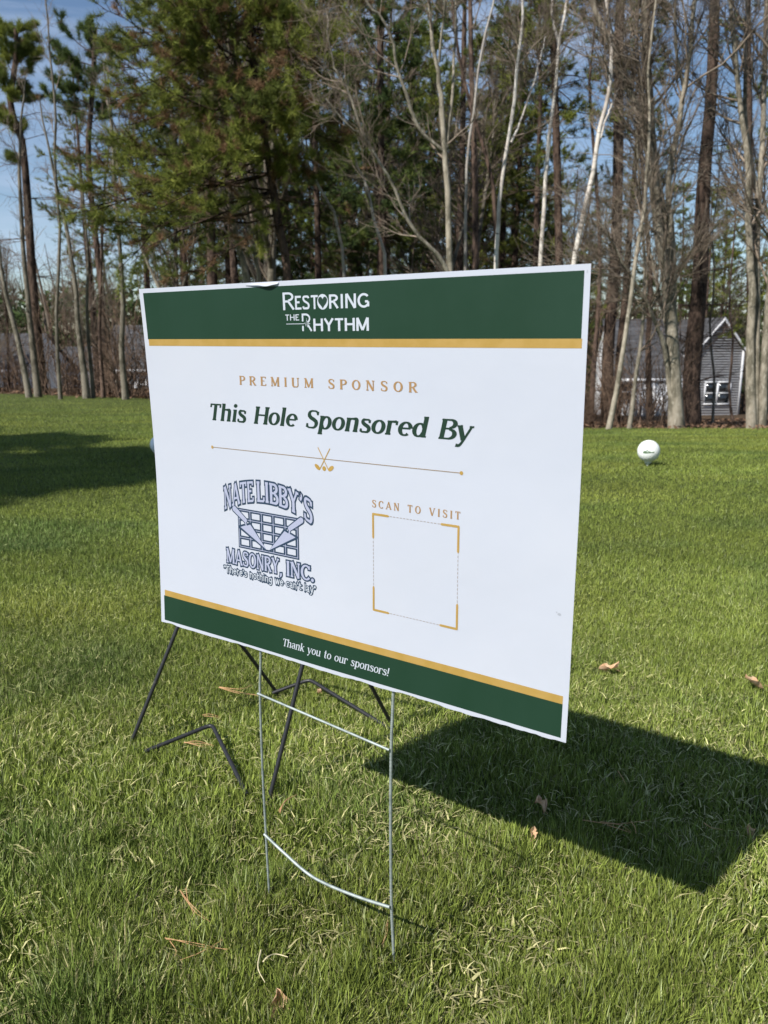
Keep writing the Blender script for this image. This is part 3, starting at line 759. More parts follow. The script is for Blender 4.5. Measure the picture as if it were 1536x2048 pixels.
traced_tree('grey_tree', 14.0, [(915, 862), (902, 620), (900, 539), (896, 391), (890, 305), (884, 219), (880, 176), (875, 137), (865, 98), (861, 39), (857, 0)], 14, 6,
            [([(893, 295), (899, 240), (904, 195), (908, 117), (912, 0)], 7, 4, 0.3), ([(878, 125), (884, 60), (890, 0)], 5, 3, -0.3),
             ([(889, 304), (841, 262), (814, 195), (791, 125), (787, 86), (759, 31), (732, 0)], 7, 4, -0.4),
             ([(903, 560), (880, 515), (849, 484), (814, 437), (775, 352), (728, 273), (697, 250), (650, 195)], 9, 3, -0.7),
             ([(728, 273), (705, 207), (689, 168), (666, 125), (654, 23)], 5, 3, -0.2)],
            'forked bare grey tree above the middle of the sign with a long limb leaning left', 'bark_grey', dict(n1=10, n2=6, n3=5, L1=0.9), tint=1.05, seed=6, ext=4)
th = dict(n1=8, n2=6, n3=4, L1=0.75, L2=0.40, L3=0.3)
thin = [
 ('bare_sapling', 14.2, [(1217, 859), (1240, 745), (1261, 604), (1274, 500), (1289, 414), (1293, 352), (1300, 240)], 10, 4, 'bark_grey', 1.1, 'thin grey sapling leaning right, nearest the right side of the sign'),
 ('bare_sapling', 14.8, [(1258, 859), (1266, 799), (1274, 734), (1286, 650), (1290, 560), (1284, 440)], 9, 4, 'bark_grey', 0.85, 'short brownish sapling between the leaning sapling and the white fence'),
 ('birch_tree', 17.5, [(775, 860), (771, 547), (763, 488), (744, 426), (732, 367), (709, 324), (700, 240)], 7, 4, 'bark_birch', 0.75, 'thin speckled birch stem in front of the deep green pine'),
 ('birch_tree', 18.0, [(700, 860), (690, 560), (670, 430), (634, 371), (611, 312), (599, 258), (596, 160)], 6, 4, 'bark_birch', 0.7, 'thin crooked birch stem left of the forked grey tree'),
 ('bare_tree', 17.0, [(500, 850), (494, 566), (478, 500), (466, 430), (455, 300)], 15, 7, 'bark_grey', 0.8, 'tan grey trunk just left of the biggest pine trunk'),
 ('bare_tree', 17.6, [(523, 850), (518, 560), (506, 500), (497, 460), (490, 330)], 10, 5, 'bark_grey', 0.75, 'slimmer tan trunk wedged between the tan grey trunk and the biggest pine'),
 ('bare_tree', 20.0, [(948, 860), (951, 539), (951, 390), (945, 200), (940, 0)], 14, 8, 'bark_pine', 1.6, 'straight brown trunk between the forked grey tree and the birches'),
 ('birch_tree', 18.5, [(930, 860), (931, 469), (935, 312), (947, 234), (962, 100), (990, 0)], 6, 4, 'bark_birch', 0.6, 'faint thin birch rising behind the straight brown trunk'),
 ('bare_tree', 19.0, [(1010, 860), (990, 420), (978, 332), (947, 234), (923, 137), (905, 20)], 9, 4, 'bark_pine', 1.2, 'dark trunk leaning left across the gap beside the leftmost birch'),
 ('bare_tree', 20.0, [(76, 785), (64, 680), (56, 600), (48, 520), (40, 380)], 13, 6, 'bark_grey', 0.62, 'pinkish grey trunk hugging the dark crooked pine at the left'),  # low grey-bark tints on the left put shade into the trunk colour
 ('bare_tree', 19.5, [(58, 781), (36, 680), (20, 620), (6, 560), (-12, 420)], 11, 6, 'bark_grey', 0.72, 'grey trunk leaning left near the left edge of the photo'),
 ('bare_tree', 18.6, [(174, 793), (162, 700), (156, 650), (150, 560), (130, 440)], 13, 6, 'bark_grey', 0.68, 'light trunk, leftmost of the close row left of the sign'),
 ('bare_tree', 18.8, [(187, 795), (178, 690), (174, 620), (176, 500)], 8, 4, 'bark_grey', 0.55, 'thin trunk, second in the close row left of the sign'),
 ('bare_tree', 19.2, [(207, 797), (200, 690), (200, 600), (206, 470)], 8, 4, 'bark_pine', 1.4, 'thin dark trunk, rightmost of the close row left of the sign'),
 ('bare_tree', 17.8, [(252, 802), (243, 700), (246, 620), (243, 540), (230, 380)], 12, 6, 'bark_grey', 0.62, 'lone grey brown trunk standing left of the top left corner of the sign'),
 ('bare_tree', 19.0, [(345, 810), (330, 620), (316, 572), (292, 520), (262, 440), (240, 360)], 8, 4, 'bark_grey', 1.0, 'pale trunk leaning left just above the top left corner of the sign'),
 ('bare_tree', 19.5, [(1300, 862), (1296, 700), (1302, 560), (1290, 420), (1280, 250)], 12, 6, 'bark_pine', 1.0, 'dark stem behind the leaning limb of the largest grey tree'),
 ('bare_tree', 21.0, [(1180, 862), (1190, 700), (1200, 560), (1196, 400), (1180, 200)], 10, 6, 'bark_pine', 1.2, 'dark slender trunk seen right beside the upper right edge of the sign'),
 ('bare_sapling', 19.0, [(1424, 864), (1428, 760), (1420, 660), (1430, 560), (1424, 470)], 5, 3, 'bark_grey', 0.8, 'thin bare sapling standing in front of the small house window'),
 ('bare_sapling', 21.0, [(1466, 864), (1458, 780), (1466, 690), (1458, 600), (1466, 500)], 5, 3, 'bark_pine', 1.4, 'thin dark sapling crossing the right half of the house gable'),
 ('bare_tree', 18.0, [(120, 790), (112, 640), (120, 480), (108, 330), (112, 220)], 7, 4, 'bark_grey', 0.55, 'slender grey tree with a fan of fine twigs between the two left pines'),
]
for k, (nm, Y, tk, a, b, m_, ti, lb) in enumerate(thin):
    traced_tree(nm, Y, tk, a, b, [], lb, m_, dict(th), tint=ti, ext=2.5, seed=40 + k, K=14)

# -- the wood behind: shared prototypes, every tree an object of its own
def proto_bare(seed, H, rad, nst=2, **kw):
    r = np.random.default_rng(seed)
    st, rd = [], []
    d = np.array([r.normal(0, 0.05), r.normal(0, 0.05), 1.0])
    main = grow(np.zeros((1, 3)), d[None], np.array([H]), 12, 0.035, 0.05, r)[0]
    main[0, 2] -= 0.2
    st.append(main); rd.append(np.linspace(rad, rad * 0.15, 12))
    for k in range(nst):
        i = int(3 + 3 * r.random()); dd = np.array([r.normal(0, 0.45), r.normal(0, 0.45), 1.0])
        q_ = grow(main[i][None], dd[None], np.array([H * 0.55]), 12, 0.05, 0.09, r)[0]
        st.append(q_); rd.append(np.linspace(rad * 0.55, rad * 0.1, 12))
    ST, RD = np.array(st), np.array(rd)
    tr = Geo(); tr.tubes(ST, RD, 6, C=np.full((len(ST), 3), 0.55))
    a = dict(n1=20, n2=7, n3=5, L1=1.9, L2=0.9, L3=0.45, t0=0.18, up=0.10, tintv=0.75); a.update(kw)
    cr = bare_crown(ST, RD, r, thin=1.15, **a)
    return tr, cr
def proto_pine(seed, H, rad, lo, nb, Lr, pal, **kw):
    r = np.random.default_rng(seed)
    P = grow(np.zeros((1, 3)), np.array([[0.02, 0.01, 1.0]]), np.array([H]), 8, 0.02, 0.05, r)[0]; P[0, 2] -= 0.2
    C = resample(P, 40)
    z = lo + (H - lo) * r.random(nb) ** 0.9
    a = r.random(nb) * 2 * np.pi
    S = np.array([C[int(np.argmin(np.abs(C[:, 2] - zz)))] for zz in z])
    D = np.stack([np.cos(a), np.sin(a), 0.1 + 0.25 * r.random(nb)], 1)
    Ln = (Lr[0] + (Lr[1] - Lr[0]) * r.random(nb)) * (1.1 - 0.75 * (z - lo) / (H - lo))
    return pine_parts(P, rad, 0.03, r, (S, D, Ln), palette=pal, **kw)
protos = {}
def proto(name, label, tr, cr, tm, cm):
    return (name, tr.mesh('trunk'), cr.mesh('crown'), tm, cm, label)
protos['b1'] = proto('bare_tree', '', *proto_bare(1, 11.0, 0.13), M['bark_grey'], M['twig'])
protos['b2'] = proto('bare_tree', '', *proto_bare(2, 12.5, 0.15, 3), M['bark_pine'], M['twig'])
protos['b3'] = proto('bare_tree', '', *proto_bare(3, 9.0, 0.08, 1, L1=1.4), M['bark_grey'], M['twig'])
protos['p1'] = proto('pine_tree', '', *proto_pine(4, 15.0, 0.17, 5.0, 60, (1.2, 2.8), (GRN, YGR * 0.8, DGR), nb2=9, nt=7, nn=8, L2=0.7, nL=0.16, nw=0.018, rust=0.03, deadn=30), M['bark_pine'], M['needle'])
protos['p2'] = proto('pine_tree', '', *proto_pine(5, 11.0, 0.13, 1.5, 70, (0.9, 2.2), (DGR * 1.2, GRN, BGR), nb2=9, nt=7, nn=8, L2=0.6, nL=0.16, nw=0.018, rust=0.01, deadn=10), M['bark_pine'], M['needle'])
def plant(kind, x, y, rz, sc_, label, group):
    nm, mt_, mc, tm, cm, _ = protos[kind]
    o = empty(nm, (x, y, float(terr(x, y)) - 0.1), rz); o.scale = (sc_, sc_, sc_)
    prop(o, label, 'tree', group)
    for me, pn, mm in ((mt_, 'trunk', tm), (mc, 'crown', cm)):
        if not me.materials: me.materials.append(mm)
        c = bpy.data.objects.new(pn, me); col.objects.link(c); c.parent = o
    return o
rb = np.random.default_rng(77)
LM = [(-60, 'the left frame edge'), (30, 'the leaning left trunk'), (84, 'the crooked left pine'), (172, 'the close trunk row'), (252, 'the lone trunk'), (330, 'the sign corner'), (500, 'the biggest pine'), (640, 'the crooked birch'),
      (775, 'the deep green pine'), (900, 'the forked grey tree'), (990, 'the left birch'), (1080, 'the middle birch'), (1150, 'the brightest birch'), (1245, 'the leaning sapling'), (1345, 'the largest grey tree'),
      (1400, 'the thick pine trunk'), (1505, 'the pale trunk clump'), (1600, 'the right frame edge'), (9999, '')]
RANK = ['nearest', 'second nearest', 'third nearest', 'fourth nearest', 'fifth nearest', 'sixth nearest', 'seventh nearest', 'eighth nearest', 'ninth nearest', 'tenth nearest']
def label_group(objs, what):
    bins = {}
    for o in objs:
        u = CX + FPX * o.location.x / (o.location.y * 0.976)
        k = max([i for i, (v, _) in enumerate(LM) if v <= u] or [0]); k = min(k, len(LM) - 3)
        bins.setdefault(k, []).append(o)
    for k, os_ in bins.items():
        os_.sort(key=lambda o: o.location.y)
        for i, o in enumerate(os_):
            o['label'] = what + ' between ' + LM[k][1] + ' and ' + LM[k + 1][1] + ((', ' + RANK[min(i, 9)]) if len(os_) > 1 else '')
GB, GP, GU = [], [], []
for k in range(50):
    y = 19 + 30 * rb.random() ** 0.9
    a = -0.62 + 1.24 * (k % 22 + rb.random()) / 22
    smax = 0.17 * y / 12 if a < -0.27 else 9
    if 0.33 < a < 0.47 and y < 49: y = 53 + 5 * rb.random()
    if (a < -0.2 or -0.12 < a < 0.1) and k % 2: continue
    if 6 < a * y < 27 and 37 < y < 53: continue
    kind = ['b1', 'b2', 'b3'][int(rb.random() * 3)]
    GB.append(plant(kind, a * y, y, rb.random() * 6.28, min(smax, 0.75 + 0.4 * rb.random()),
          'bare tree', 'bare trees deep in the wood'))
for k in range(82):
    y = 25 + 30 * rb.random() if k < 64 else 24 + 14 * rb.random()
    a = (-0.60 + 1.2 * (k % 17 + rb.random()) / 17) if k < 34 else ((-0.22 + 0.74 * (k - 34 + rb.random()) / 30) if k < 64 else (-0.27 + 0.44 * (k - 64 + rb.random()) / 18))
    if 0.33 < a < 0.47 and y < 52: y = 56 + 5 * rb.random()
    if a < -0.38 and rb.random() < 0.75: continue
    if 6 < a * y < 27 and 37 < y < 53: y = 54 + 6 * rb.random()
    kind = 'p1' if rb.random() < 0.55 else 'p2'
    GP.append(plant(kind, a * y, y, rb.random() * 6.28, 0.75 + 0.4 * rb.random(),
          'dark pine', 'pines deep in the wood'))
label_group(GB, 'deep bare tree'); label_group(GP, 'deep dark pine')
# the tall pine behind the photographer's left shoulder whose shade lies across the lawn
protos['p3'] = proto('pine_tree', '', *proto_pine(6, 8.4, 0.13, 7.2, 70, (0.8, 1.55), (GRN, YGR, DGR), nb2=10, nt=8, nn=9, L2=0.8, nL=0.22, nw=0.045, rust=0.01, deadn=4), M['bark_pine'], M['needle'])
SP = [(-11.6, 2.2, 0.3, 1.0), (-9.0, 1.75, 1.9, 1.0), (-7.2, 1.5, 3.3, 0.94), (-5.4, 1.35, 0.9, 0.86)]
for k, (x, y, rz, s_) in enumerate(SP):
    plant('p3', x, y, rz, s_, ['farthest left', 'second from the left', 'third from the left', 'rightmost'][k] + ' of four slender pines left of the picture, shading the lawn', 'pines shading the lawn')

# unseen pines added on the right and behind the camera to block sky light
for k, (x, y) in enumerate([(6.2, 0.2), (9.0, 2.6), (5.2, -3.2), (8.6, -1.8), (3.6, -6.2), (1.6, -8.4), (7.0, -6.0), (12.5, 0.5), (13.5, 4.5), (11.0, -4.5), (4.4, -10.0), (17.0, 7.5)]):
    plant('p2', x, y, 0.7 * k, 1.15, RANK[k % 10] + [' added unseen pine behind the photographer, blocking sky light', ' added unseen pine far right of the lawn, blocking sky light'][k // 10], 'added unseen pines blocking sky light')
# distant wood as one mass
def far_wood():
    r = np.random.default_rng(5); g = Geo()
    n = 130
    a = -0.75 + 1.5 * r.random(n); y = 58 + 40 * r.random(n); x = a * y
    z = terr(x, y) - 0.3
    P = np.stack([x, y, z], 1)
    ST = grow(P, np.tile([[0, 0, 1.0]], (n, 1)), 8 + 5 * r.random(n), 7, 0.05, 0.05, r)
    RD = (0.12 + 0.12 * r.random(n))[:, None] * np.linspace(1, 0.2, 7)[None]
    g.tubes(ST, RD, 4, C=np.full((n, 3), 0.75))
    p, d, pi, t = children(ST, 14, 0.05, 1, 0.5, 1.2, r=r)
    B = grow(p, d, 1.0 + 2.2 * r.random(len(p)), 4, 0.15, 0.1, r)
    g.tubes(B, np.full((len(p), 1), 0.03) * np.linspace(1, 0.5, 4)[None], 3, C=np.full((len(p), 3), 0.8))
    p2, d2, _, _ = children(B, 4, 0.2, 1, 0.4, 1.0, r=r)
    B2 = grow(p2, d2, 0.6 + 0.9 * r.random(len(p2)), 3, 0.15, 0.05, r)
    g.tubes(B2, np.full((len(p2), 1), 0.016) * np.ones((1, 3)), 3, C=np.full((len(p2), 3), 0.9))
    o = g.build('distant_woods', M['twig']); prop(o, 'hazy brown mass of bare woods far behind the houses', 'woods', kind='stuff')
    g = Geo(); n = 7000
    c = r.random(n); a = -0.75 + 1.5 * r.random(n); y = 62 + 36 * r.random(n); x = a * y
    hgt = 3 + 7.5 * fbm(x * 0.12, y * 0.12, 3)
    z = terr(x, y) + hgt * r.random(n) ** 0.8
    needles(g, np.stack([x, y, z], 1), r.normal(0, 1, (n, 3)), r, 7, 0.9, 0.30, np.tile(DGR * 1.1, (n, 1)))
    o = g.build('distant_evergreens', M['needle']); prop(o, 'dark evergreen thicket far behind the bare woods', 'woods', kind='stuff')
far_wood()

# -- brush along the lawn edge
def proto_brush(seed, H, n):
    r = np.random.default_rng(seed); g = Geo()
    P0 = np.stack([r.normal(0, 0.16, n), r.normal(0, 0.16, n), np.full(n, -0.1)], 1)
    D0 = np.stack([r.normal(0, 0.28, n), r.normal(0, 0.28, n), np.ones(n)], 1)
    B = grow(P0, D0, H * (0.5 + 0.6 * r.random(n)), 6, 0.10, 0.02, r)
    g.tubes(B, np.full((n, 1), 0.009) * np.linspace(1, 0.4, 6)[None], 4, C=np.full((n, 3), 1.0) * (0.7 + 0.6 * r.random((n, 1))))
    p, d, _, _ = children(B, 9, 0.15, 1, 0.3, 0.9, r=r)
    B2 = grow(p, d, 0.2 + 0.45 * r.random(len(p)), 4, 0.15, 0.02, r)
    g.tubes(B2, np.full((len(p), 1), 0.0045) * np.linspace(1, 0.5, 4)[None], 3, C=np.full((len(p), 3), 1.0) * (0.7 + 0.6 * r.random((len(p), 1))))
    return g.mesh('bush')
br = [proto_brush(1, 1.5, 16), proto_brush(2, 2.2, 12), proto_brush(3, 1.0, 22)]
for b_ in br: b_.materials.append(M['brush'])
for k in range(62):
    a = -0.56 + 1.14 * (k + rb.random()) / 74
    ye = float(edge_y(a * 16, 16)); y = ye + 0.7 + 5.5 * rb.random() ** 1.4
    y = float(edge_y(a * y, y)) + 0.6 + 5.5 * rb.random() ** 1.4
    if (0.30 < a < 0.47 and k % 2) or (a < -0.28 and k % 4 == 0): continue
    o = bpy.data.objects.new('bare_bush', br[k % 3]); col.objects.link(o)
    s_ = (0.7 + 0.6 * rb.random()) * (1.5 if a < -0.25 else 1.1)
    o.location = (a * y, y, float(terr(a * y, y)) - 0.05); o.rotation_euler = (0, 0, rb.random() * 6.28); o.scale = (s_, s_, s_)
    prop(o, 'low leafless brown bush at the foot of the trees past the lawn', 'bush', 'leafless bushes along the wood edge'); GU.append(o)
label_group(GU, 'low leafless bush')
# fallen leaves over the forest edge
def litter():
    r = np.random.default_rng(9); n = 9000
    a = -0.6 + 1.2 * r.random(n); y = 13 + 16 * r.random(n); x = a * y
    ok = y > edge_y(x, y) - 0.1 - 1.3 * r.random(n) ** 4; x, y = x[ok], y[ok]; n = len(x)
    z = terr(x, y) + 0.01 + 0.04 * r.random(n)
    c = np.stack([x, y, z], 1); th_ = r.random(n) * 6.28; tl = r.normal(0, 0.45, (n, 2))
    e1 = norm(np.stack([np.cos(th_), np.sin(th_), tl[:, 0]], 1)); e2 = norm(np.stack([-np.sin(th_), np.cos(th_), tl[:, 1]], 1))
    L_ = (0.04 + 0.05 * r.random(n))[:, None]
    V_ = np.stack([c - e1 * L_, c - e2 * L_ * 0.5, c + e1 * L_, c + e2 * L_ * 0.5], 1).reshape(-1, 3)
    i = np.arange(n) * 4
    C_ = np.repeat(np.array([0.27, 0.25, 0.25]) * (0.5 + 0.9 * r.random((n, 1))), 4, 0)
    me = mesh_np('fallen_leaves', V_, np.stack([i, i + 1, i + 2, i + 3], 1), C_)
    prop(new_obj('fallen_leaves', me, M['leaf']), 'carpet of brown fallen leaves under the trees', 'leaves', kind='stuff')
litter()


# ------------------------------------------------------------------ lettering: glyphs drawn as pen strokes
# l = straight stroke (x0,y0,x1,y1,weight 0..1), e = elliptic arc (cx,cy,rx,ry,a0,a1) whose weight follows the pen,
# p = free curve [(x,y,weight)...], s = foot or head serif (x,y,half width factor), t = small tick (x0,y0,x1,y1)
X = 0.73
GL = {
 'A': (0.78, [('l', .06, 0, .40, 1, .15), ('l', .39, 1, .73, 0, 1), ('l', .17, .32, .61, .32, 0), ('s', .06, 0, 1), ('s', .73, 0, 1)]),
 'B': (0.62, [('l', .1, 0, .1, 1, 1), ('l', .1, 1, .34, 1, 0), ('e', .34, .765, .22, .235, -90, 90), ('l', .1, .53, .36, .53, 0), ('e', .36, .265, .25, .265, -90, 90), ('l', .1, 0, .36, 0, 0), ('h', .1, 1), ('h', .1, 0)]),
 'C': (0.66, [('e', .38, .5, .34, .5, 42, 318), ('t', .64, .72, .64, .95)]),
 'E': (0.58, [('l', .1, 0, .1, 1, 1), ('l', .1, 1, .55, 1, 0), ('l', .1, .53, .42, .53, 0), ('l', .1, 0, .57, 0, 0), ('t', .55, .80, .55, 1), ('t', .57, 0, .57, .22), ('h', .1, 1), ('h', .1, 0)]),
 'G': (0.70, [('e', .38, .5, .34, .5, 42, 330), ('l', .66, .08, .66, .42, .8), ('l', .46, .43, .66, .43, 0)]),
 'H': (0.76, [('l', .1, 0, .1, 1, 1), ('l', .66, 0, .66, 1, 1), ('l', .1, .52, .66, .52, 0), ('s', .1, 0, 1), ('s', .1, 1, 1), ('s', .66, 0, 1), ('s', .66, 1, 1)]),
 'I': (0.22, [('l', .11, 0, .11, 1, 1), ('s', .11, 0, 1), ('s', .11, 1, 1)]),
 'L': (0.56, [('l', .1, 0, .1, 1, 1), ('l', .1, 0, .54, 0, 0), ('t', .54, 0, .54, .25), ('s', .1, 1, 1), ('h', .1, 0)]),
 'M': (0.92, [('l', .1, 0, .1, 1, .1), ('l', .10, 1, .45, .06, 1), ('l', .45, .06, .80, 1, .1), ('l', .81, 0, .81, 1, 1), ('s', .1, 0, .9), ('s', .81, 0, 1), ('h', .1, 1), ('g', .81, 1)]),
 'N': (0.78, [('l', .1, 0, .1, 1, .1), ('l', .12, 1, .66, 0, 1), ('l', .67, 0, .67, 1, .1), ('s', .1, 0, .9), ('h', .1, 1), ('s', .67, 1, .9)]),
 'O': (0.76, [('e', .38, .5, .33, .5, 0, 360)]),
 'P': (0.60, [('l', .1, 0, .1, 1, 1), ('l', .1, 1, .34, 1, 0), ('e', .34, .735, .24, .265, -90, 90), ('l', .1, .47, .34, .47, 0), ('s', .1, 0, 1), ('h', .1, 1)]),
 'R': (0.70, [('l', .1, 0, .1, 1, 1), ('l', .1, 1, .34, 1, 0), ('e', .34, .745, .23, .255, -90, 90), ('l', .1, .49, .34, .49, 0), ('l', .34, .48, .62, .02, .9), ('s', .1, 0, 1), ('h', .1, 1), ('g2', .62, 0)]),
 'S': (0.60, [('p', [(.54, .80, .1), (.45, .94, .1), (.28, .99, .0), (.11, .90, .45), (.09, .73, .9), (.19, .59, 1), (.37, .49, 1), (.51, .37, 1), (.53, .20, .8), (.44, .06, .35), (.27, .01, 0), (.11, .07, .1), (.05, .22, .1)]), ('t', .54, .74, .54, .93), ('t', .05, .06, .05, .27)]),
 'T': (0.66, [('l', .33, 0, .33, 1, 1), ('l', .03, 1, .63, 1, 0), ('t', .03, .78, .03, 1), ('t', .63, .78, .63, 1), ('s', .33, 0, 1)]),
 'U': (0.76, [('l', .1, .32, .1, 1, 1), ('p', [(.1, .34, 1), (.12, .14, .9), (.22, .03, .5), (.38, .0, .1), (.54, .04, .1), (.64, .16, .1), (.66, .34, .1)]), ('l', .66, .32, .66, 1, .15), ('s', .1, 1, 1), ('s', .66, 1, .9)]),
 'V': (0.76, [('l', .04, 1, .38, 0, 1), ('l', .38, 0, .70, 1, .12), ('s', .05, 1, 1), ('s', .70, 1, .9)]),
 'Y': (0.72, [('l', .06, 1, .36, .47, 1), ('l', .36, .47, .66, 1, .12), ('l', .36, 0, .36, .48, 1), ('s', .36, 0, 1), ('s', .06, 1, 1), ('s', .66, 1, .9)]),
 'a': (0.58, [('p', [(.09, .58, .7), (.14, .69, .3), (.28, .73, .05), (.41, .66, .6), (.44, .50, 1), (.44, .28, 1), (.44, .10, 1)]), ('l', .44, .03, .56, .02, 0), ('e', .26, .22, .19, .21, 55, 300)]),
 'c': (0.54, [('e', .30, .365, .24, .365, 48, 312), ('d', .46, .58, .55)]),
 'd': (0.64, [('e', .27, .36, .21, .36, 25, 335), ('l', .49, 0, .49, 1.04, 1), ('hl', .49, 1.04), ('g2', .50, 0)]),
 'e': (0.58, [('e', .30, .365, .23, .365, 5, 312), ('l', .08, .39, .53, .39, 0)]),
 'g': (0.60, [('e', .27, .40, .20, .33, 0, 360), ('p', [(.48, .70, 1), (.48, .4, 1), (.48, .05, 1), (.42, -.18, .6), (.27, -.26, .1), (.10, -.20, .3)])]),
 'h': (0.66, [('l', .12, 0, .12, 1.04, 1), ('p', [(.12, .52, 0), (.22, .68, 0), (.36, .73, .3), (.49, .66, .9), (.52, .50, 1), (.52, .3, 1), (.52, 0, 1)]), ('s', .12, 0, .95), ('s', .52, 0, .95), ('hl', .12, 1.04)]),
 'i': (0.26, [('l', .13, 0, .13, X, 1), ('s', .13, 0, .95), ('hl', .13, X), ('d', .12, .95, 1.15)]),
 'k': (0.62, [('l', .12, 0, .12, 1.04, 1), ('l', .13, .30, .48, .72, .05), ('l', .24, .44, .54, 0, .9), ('s', .12, 0, .95), ('s', .48, .73, .8), ('s', .54, 0, .8), ('hl', .12, 1.04)]),
 'l': (0.26, [('l', .13, 0, .13, 1.04, 1), ('s', .13, 0, .95), ('hl', .13, 1.04)]),
 'n': (0.66, [('l', .12, 0, .12, X, 1), ('p', [(.12, .50, 0), (.22, .67, 0), (.36, .73, .3), (.49, .66, .9), (.52, .50, 1), (.52, .3, 1), (.52, 0, 1)]), ('s', .12, 0, .95), ('s', .52, 0, .95), ('hl', .12, X)]),
 'o': (0.60, [('e', .30, .365, .235, .365, 0, 360)]),
 'p': (0.64, [('l', .13, -.28, .13, X, 1), ('e', .35, .365, .21, .365, -155, 155), ('s', .13, -.28, .95), ('hl', .13, X)]),
 'r': (0.50, [('l', .12, 0, .12, X, 1), ('p', [(.12, .48, 0), (.20, .66, .1), (.32, .73, .3), (.42, .71, .6)]), ('s', .12, 0, 1.05), ('hl', .12, X), ('t', .45, .52, .45, .72)]),
 's': (0.50, [('p', [(.42, .58, .1), (.36, .69, .1), (.24, .73, .1), (.11, .68, .5), (.09, .56, .8), (.18, .45, .9), (.33, .36, .9), (.43, .26, .9), (.43, .12, .7), (.33, .02, .2), (.20, .0, .1), (.09, .06, .1), (.05, .17, .1)]), ('t', .42, .52, .42, .68), ('t', .05, .05, .05, .21)]),
 't': (0.42, [('p', [(.18, .98, 1), (.18, .6, 1), (.18, .16, 1), (.22, .04, .5), (.31, 0, .1), (.40, .06, .1)]), ('l', .02, X, .38, X, 0)]),
 'u': (0.66, [('p', [(.12, X, 1), (.12, .3, 1), (.14, .10, .9), (.26, .0, .4), (.40, .05, 0), (.51, .22, 0)]), ('l', .52, 0, .52, X, 1), ('hl', .12, X), ('hl', .52, X), ('g2', .53, 0)]),
 'w': (0.86, [('l', .05, X, .24, 0, 1), ('l', .24, 0, .43, X, .2), ('l', .43, X, .62, 0, 1), ('l', .62, 0, .80, X, .2)]),
 'y': (0.62, [('l', .07, X, .32, .03, 1), ('p', [(.57, X, .1), (.40, .22, .1), (.30, -.06, .15), (.20, -.24, .4), (.06, -.24, .7)]), ('s', .08, X, .9), ('s', .56, X, .75)]),
 ',': (0.24, [('p', [(.12, .08, 1), (.13, -.03, .8), (.04, -.17, .2)])]),
 '.': (0.24, [('d', .12, .09, 1.2)]),
 "'": (0.20, [('p', [(.10, .98, 1), (.11, .86, .8), (.05, .72, .2)])]),
 '"': (0.32, [('p', [(.08, .98, 1), (.09, .86, .8), (.04, .74, .2)]), ('p', [(.24, .98, 1), (.25, .86, .8), (.20, .74, .2)])]),
 '!': (0.26, [('l', .13, .30, .13, 1.0, 1), ('d', .13, .07, 1.1)]),
 ' ': (0.40, []),
}
def strip(pts, ws, ext=0.0, sub=1):
    P = np.array(pts, float); w_ = np.array(ws, float)
    if len(P) == 2 and sub > 1:
        f_ = np.linspace(0, 1, sub + 1)[:, None]
        P = P[0] * (1 - f_) + P[1] * f_; w_ = np.linspace(w_[0], w_[1], sub + 1)
    T = np.gradient(P, axis=0); T /= np.linalg.norm(T, axis=1, keepdims=True) + 1e-9
    if ext:
        P = P.copy(); P[0] -= T[0] * ext; P[-1] += T[-1] * ext
    Nn = np.stack([-T[:, 1], T[:, 0]], 1)
    A = P + Nn * w_[:, None] / 2; B = P - Nn * w_[:, None] / 2
    n = len(P); V = np.vstack([B, A])
    return V, [(i, i + 1, n + i + 1, n + i) for i in range(n - 1)]
def crv(pts, n=26):
    P = np.array([(a, b, c) for a, b, c in pts], float)
    return resample(P, n)
def disc(cx, cy, r_, n=18, ry=None):
    ry = r_ if ry is None else ry
    a = np.arange(n) * 2 * np.pi / n
    V = np.vstack([np.stack([cx + r_ * np.cos(a), cy + ry * np.sin(a)], 1), [[cx, cy]]])
    return V, [(n, i, (i + 1) % n) for i in range(n)]
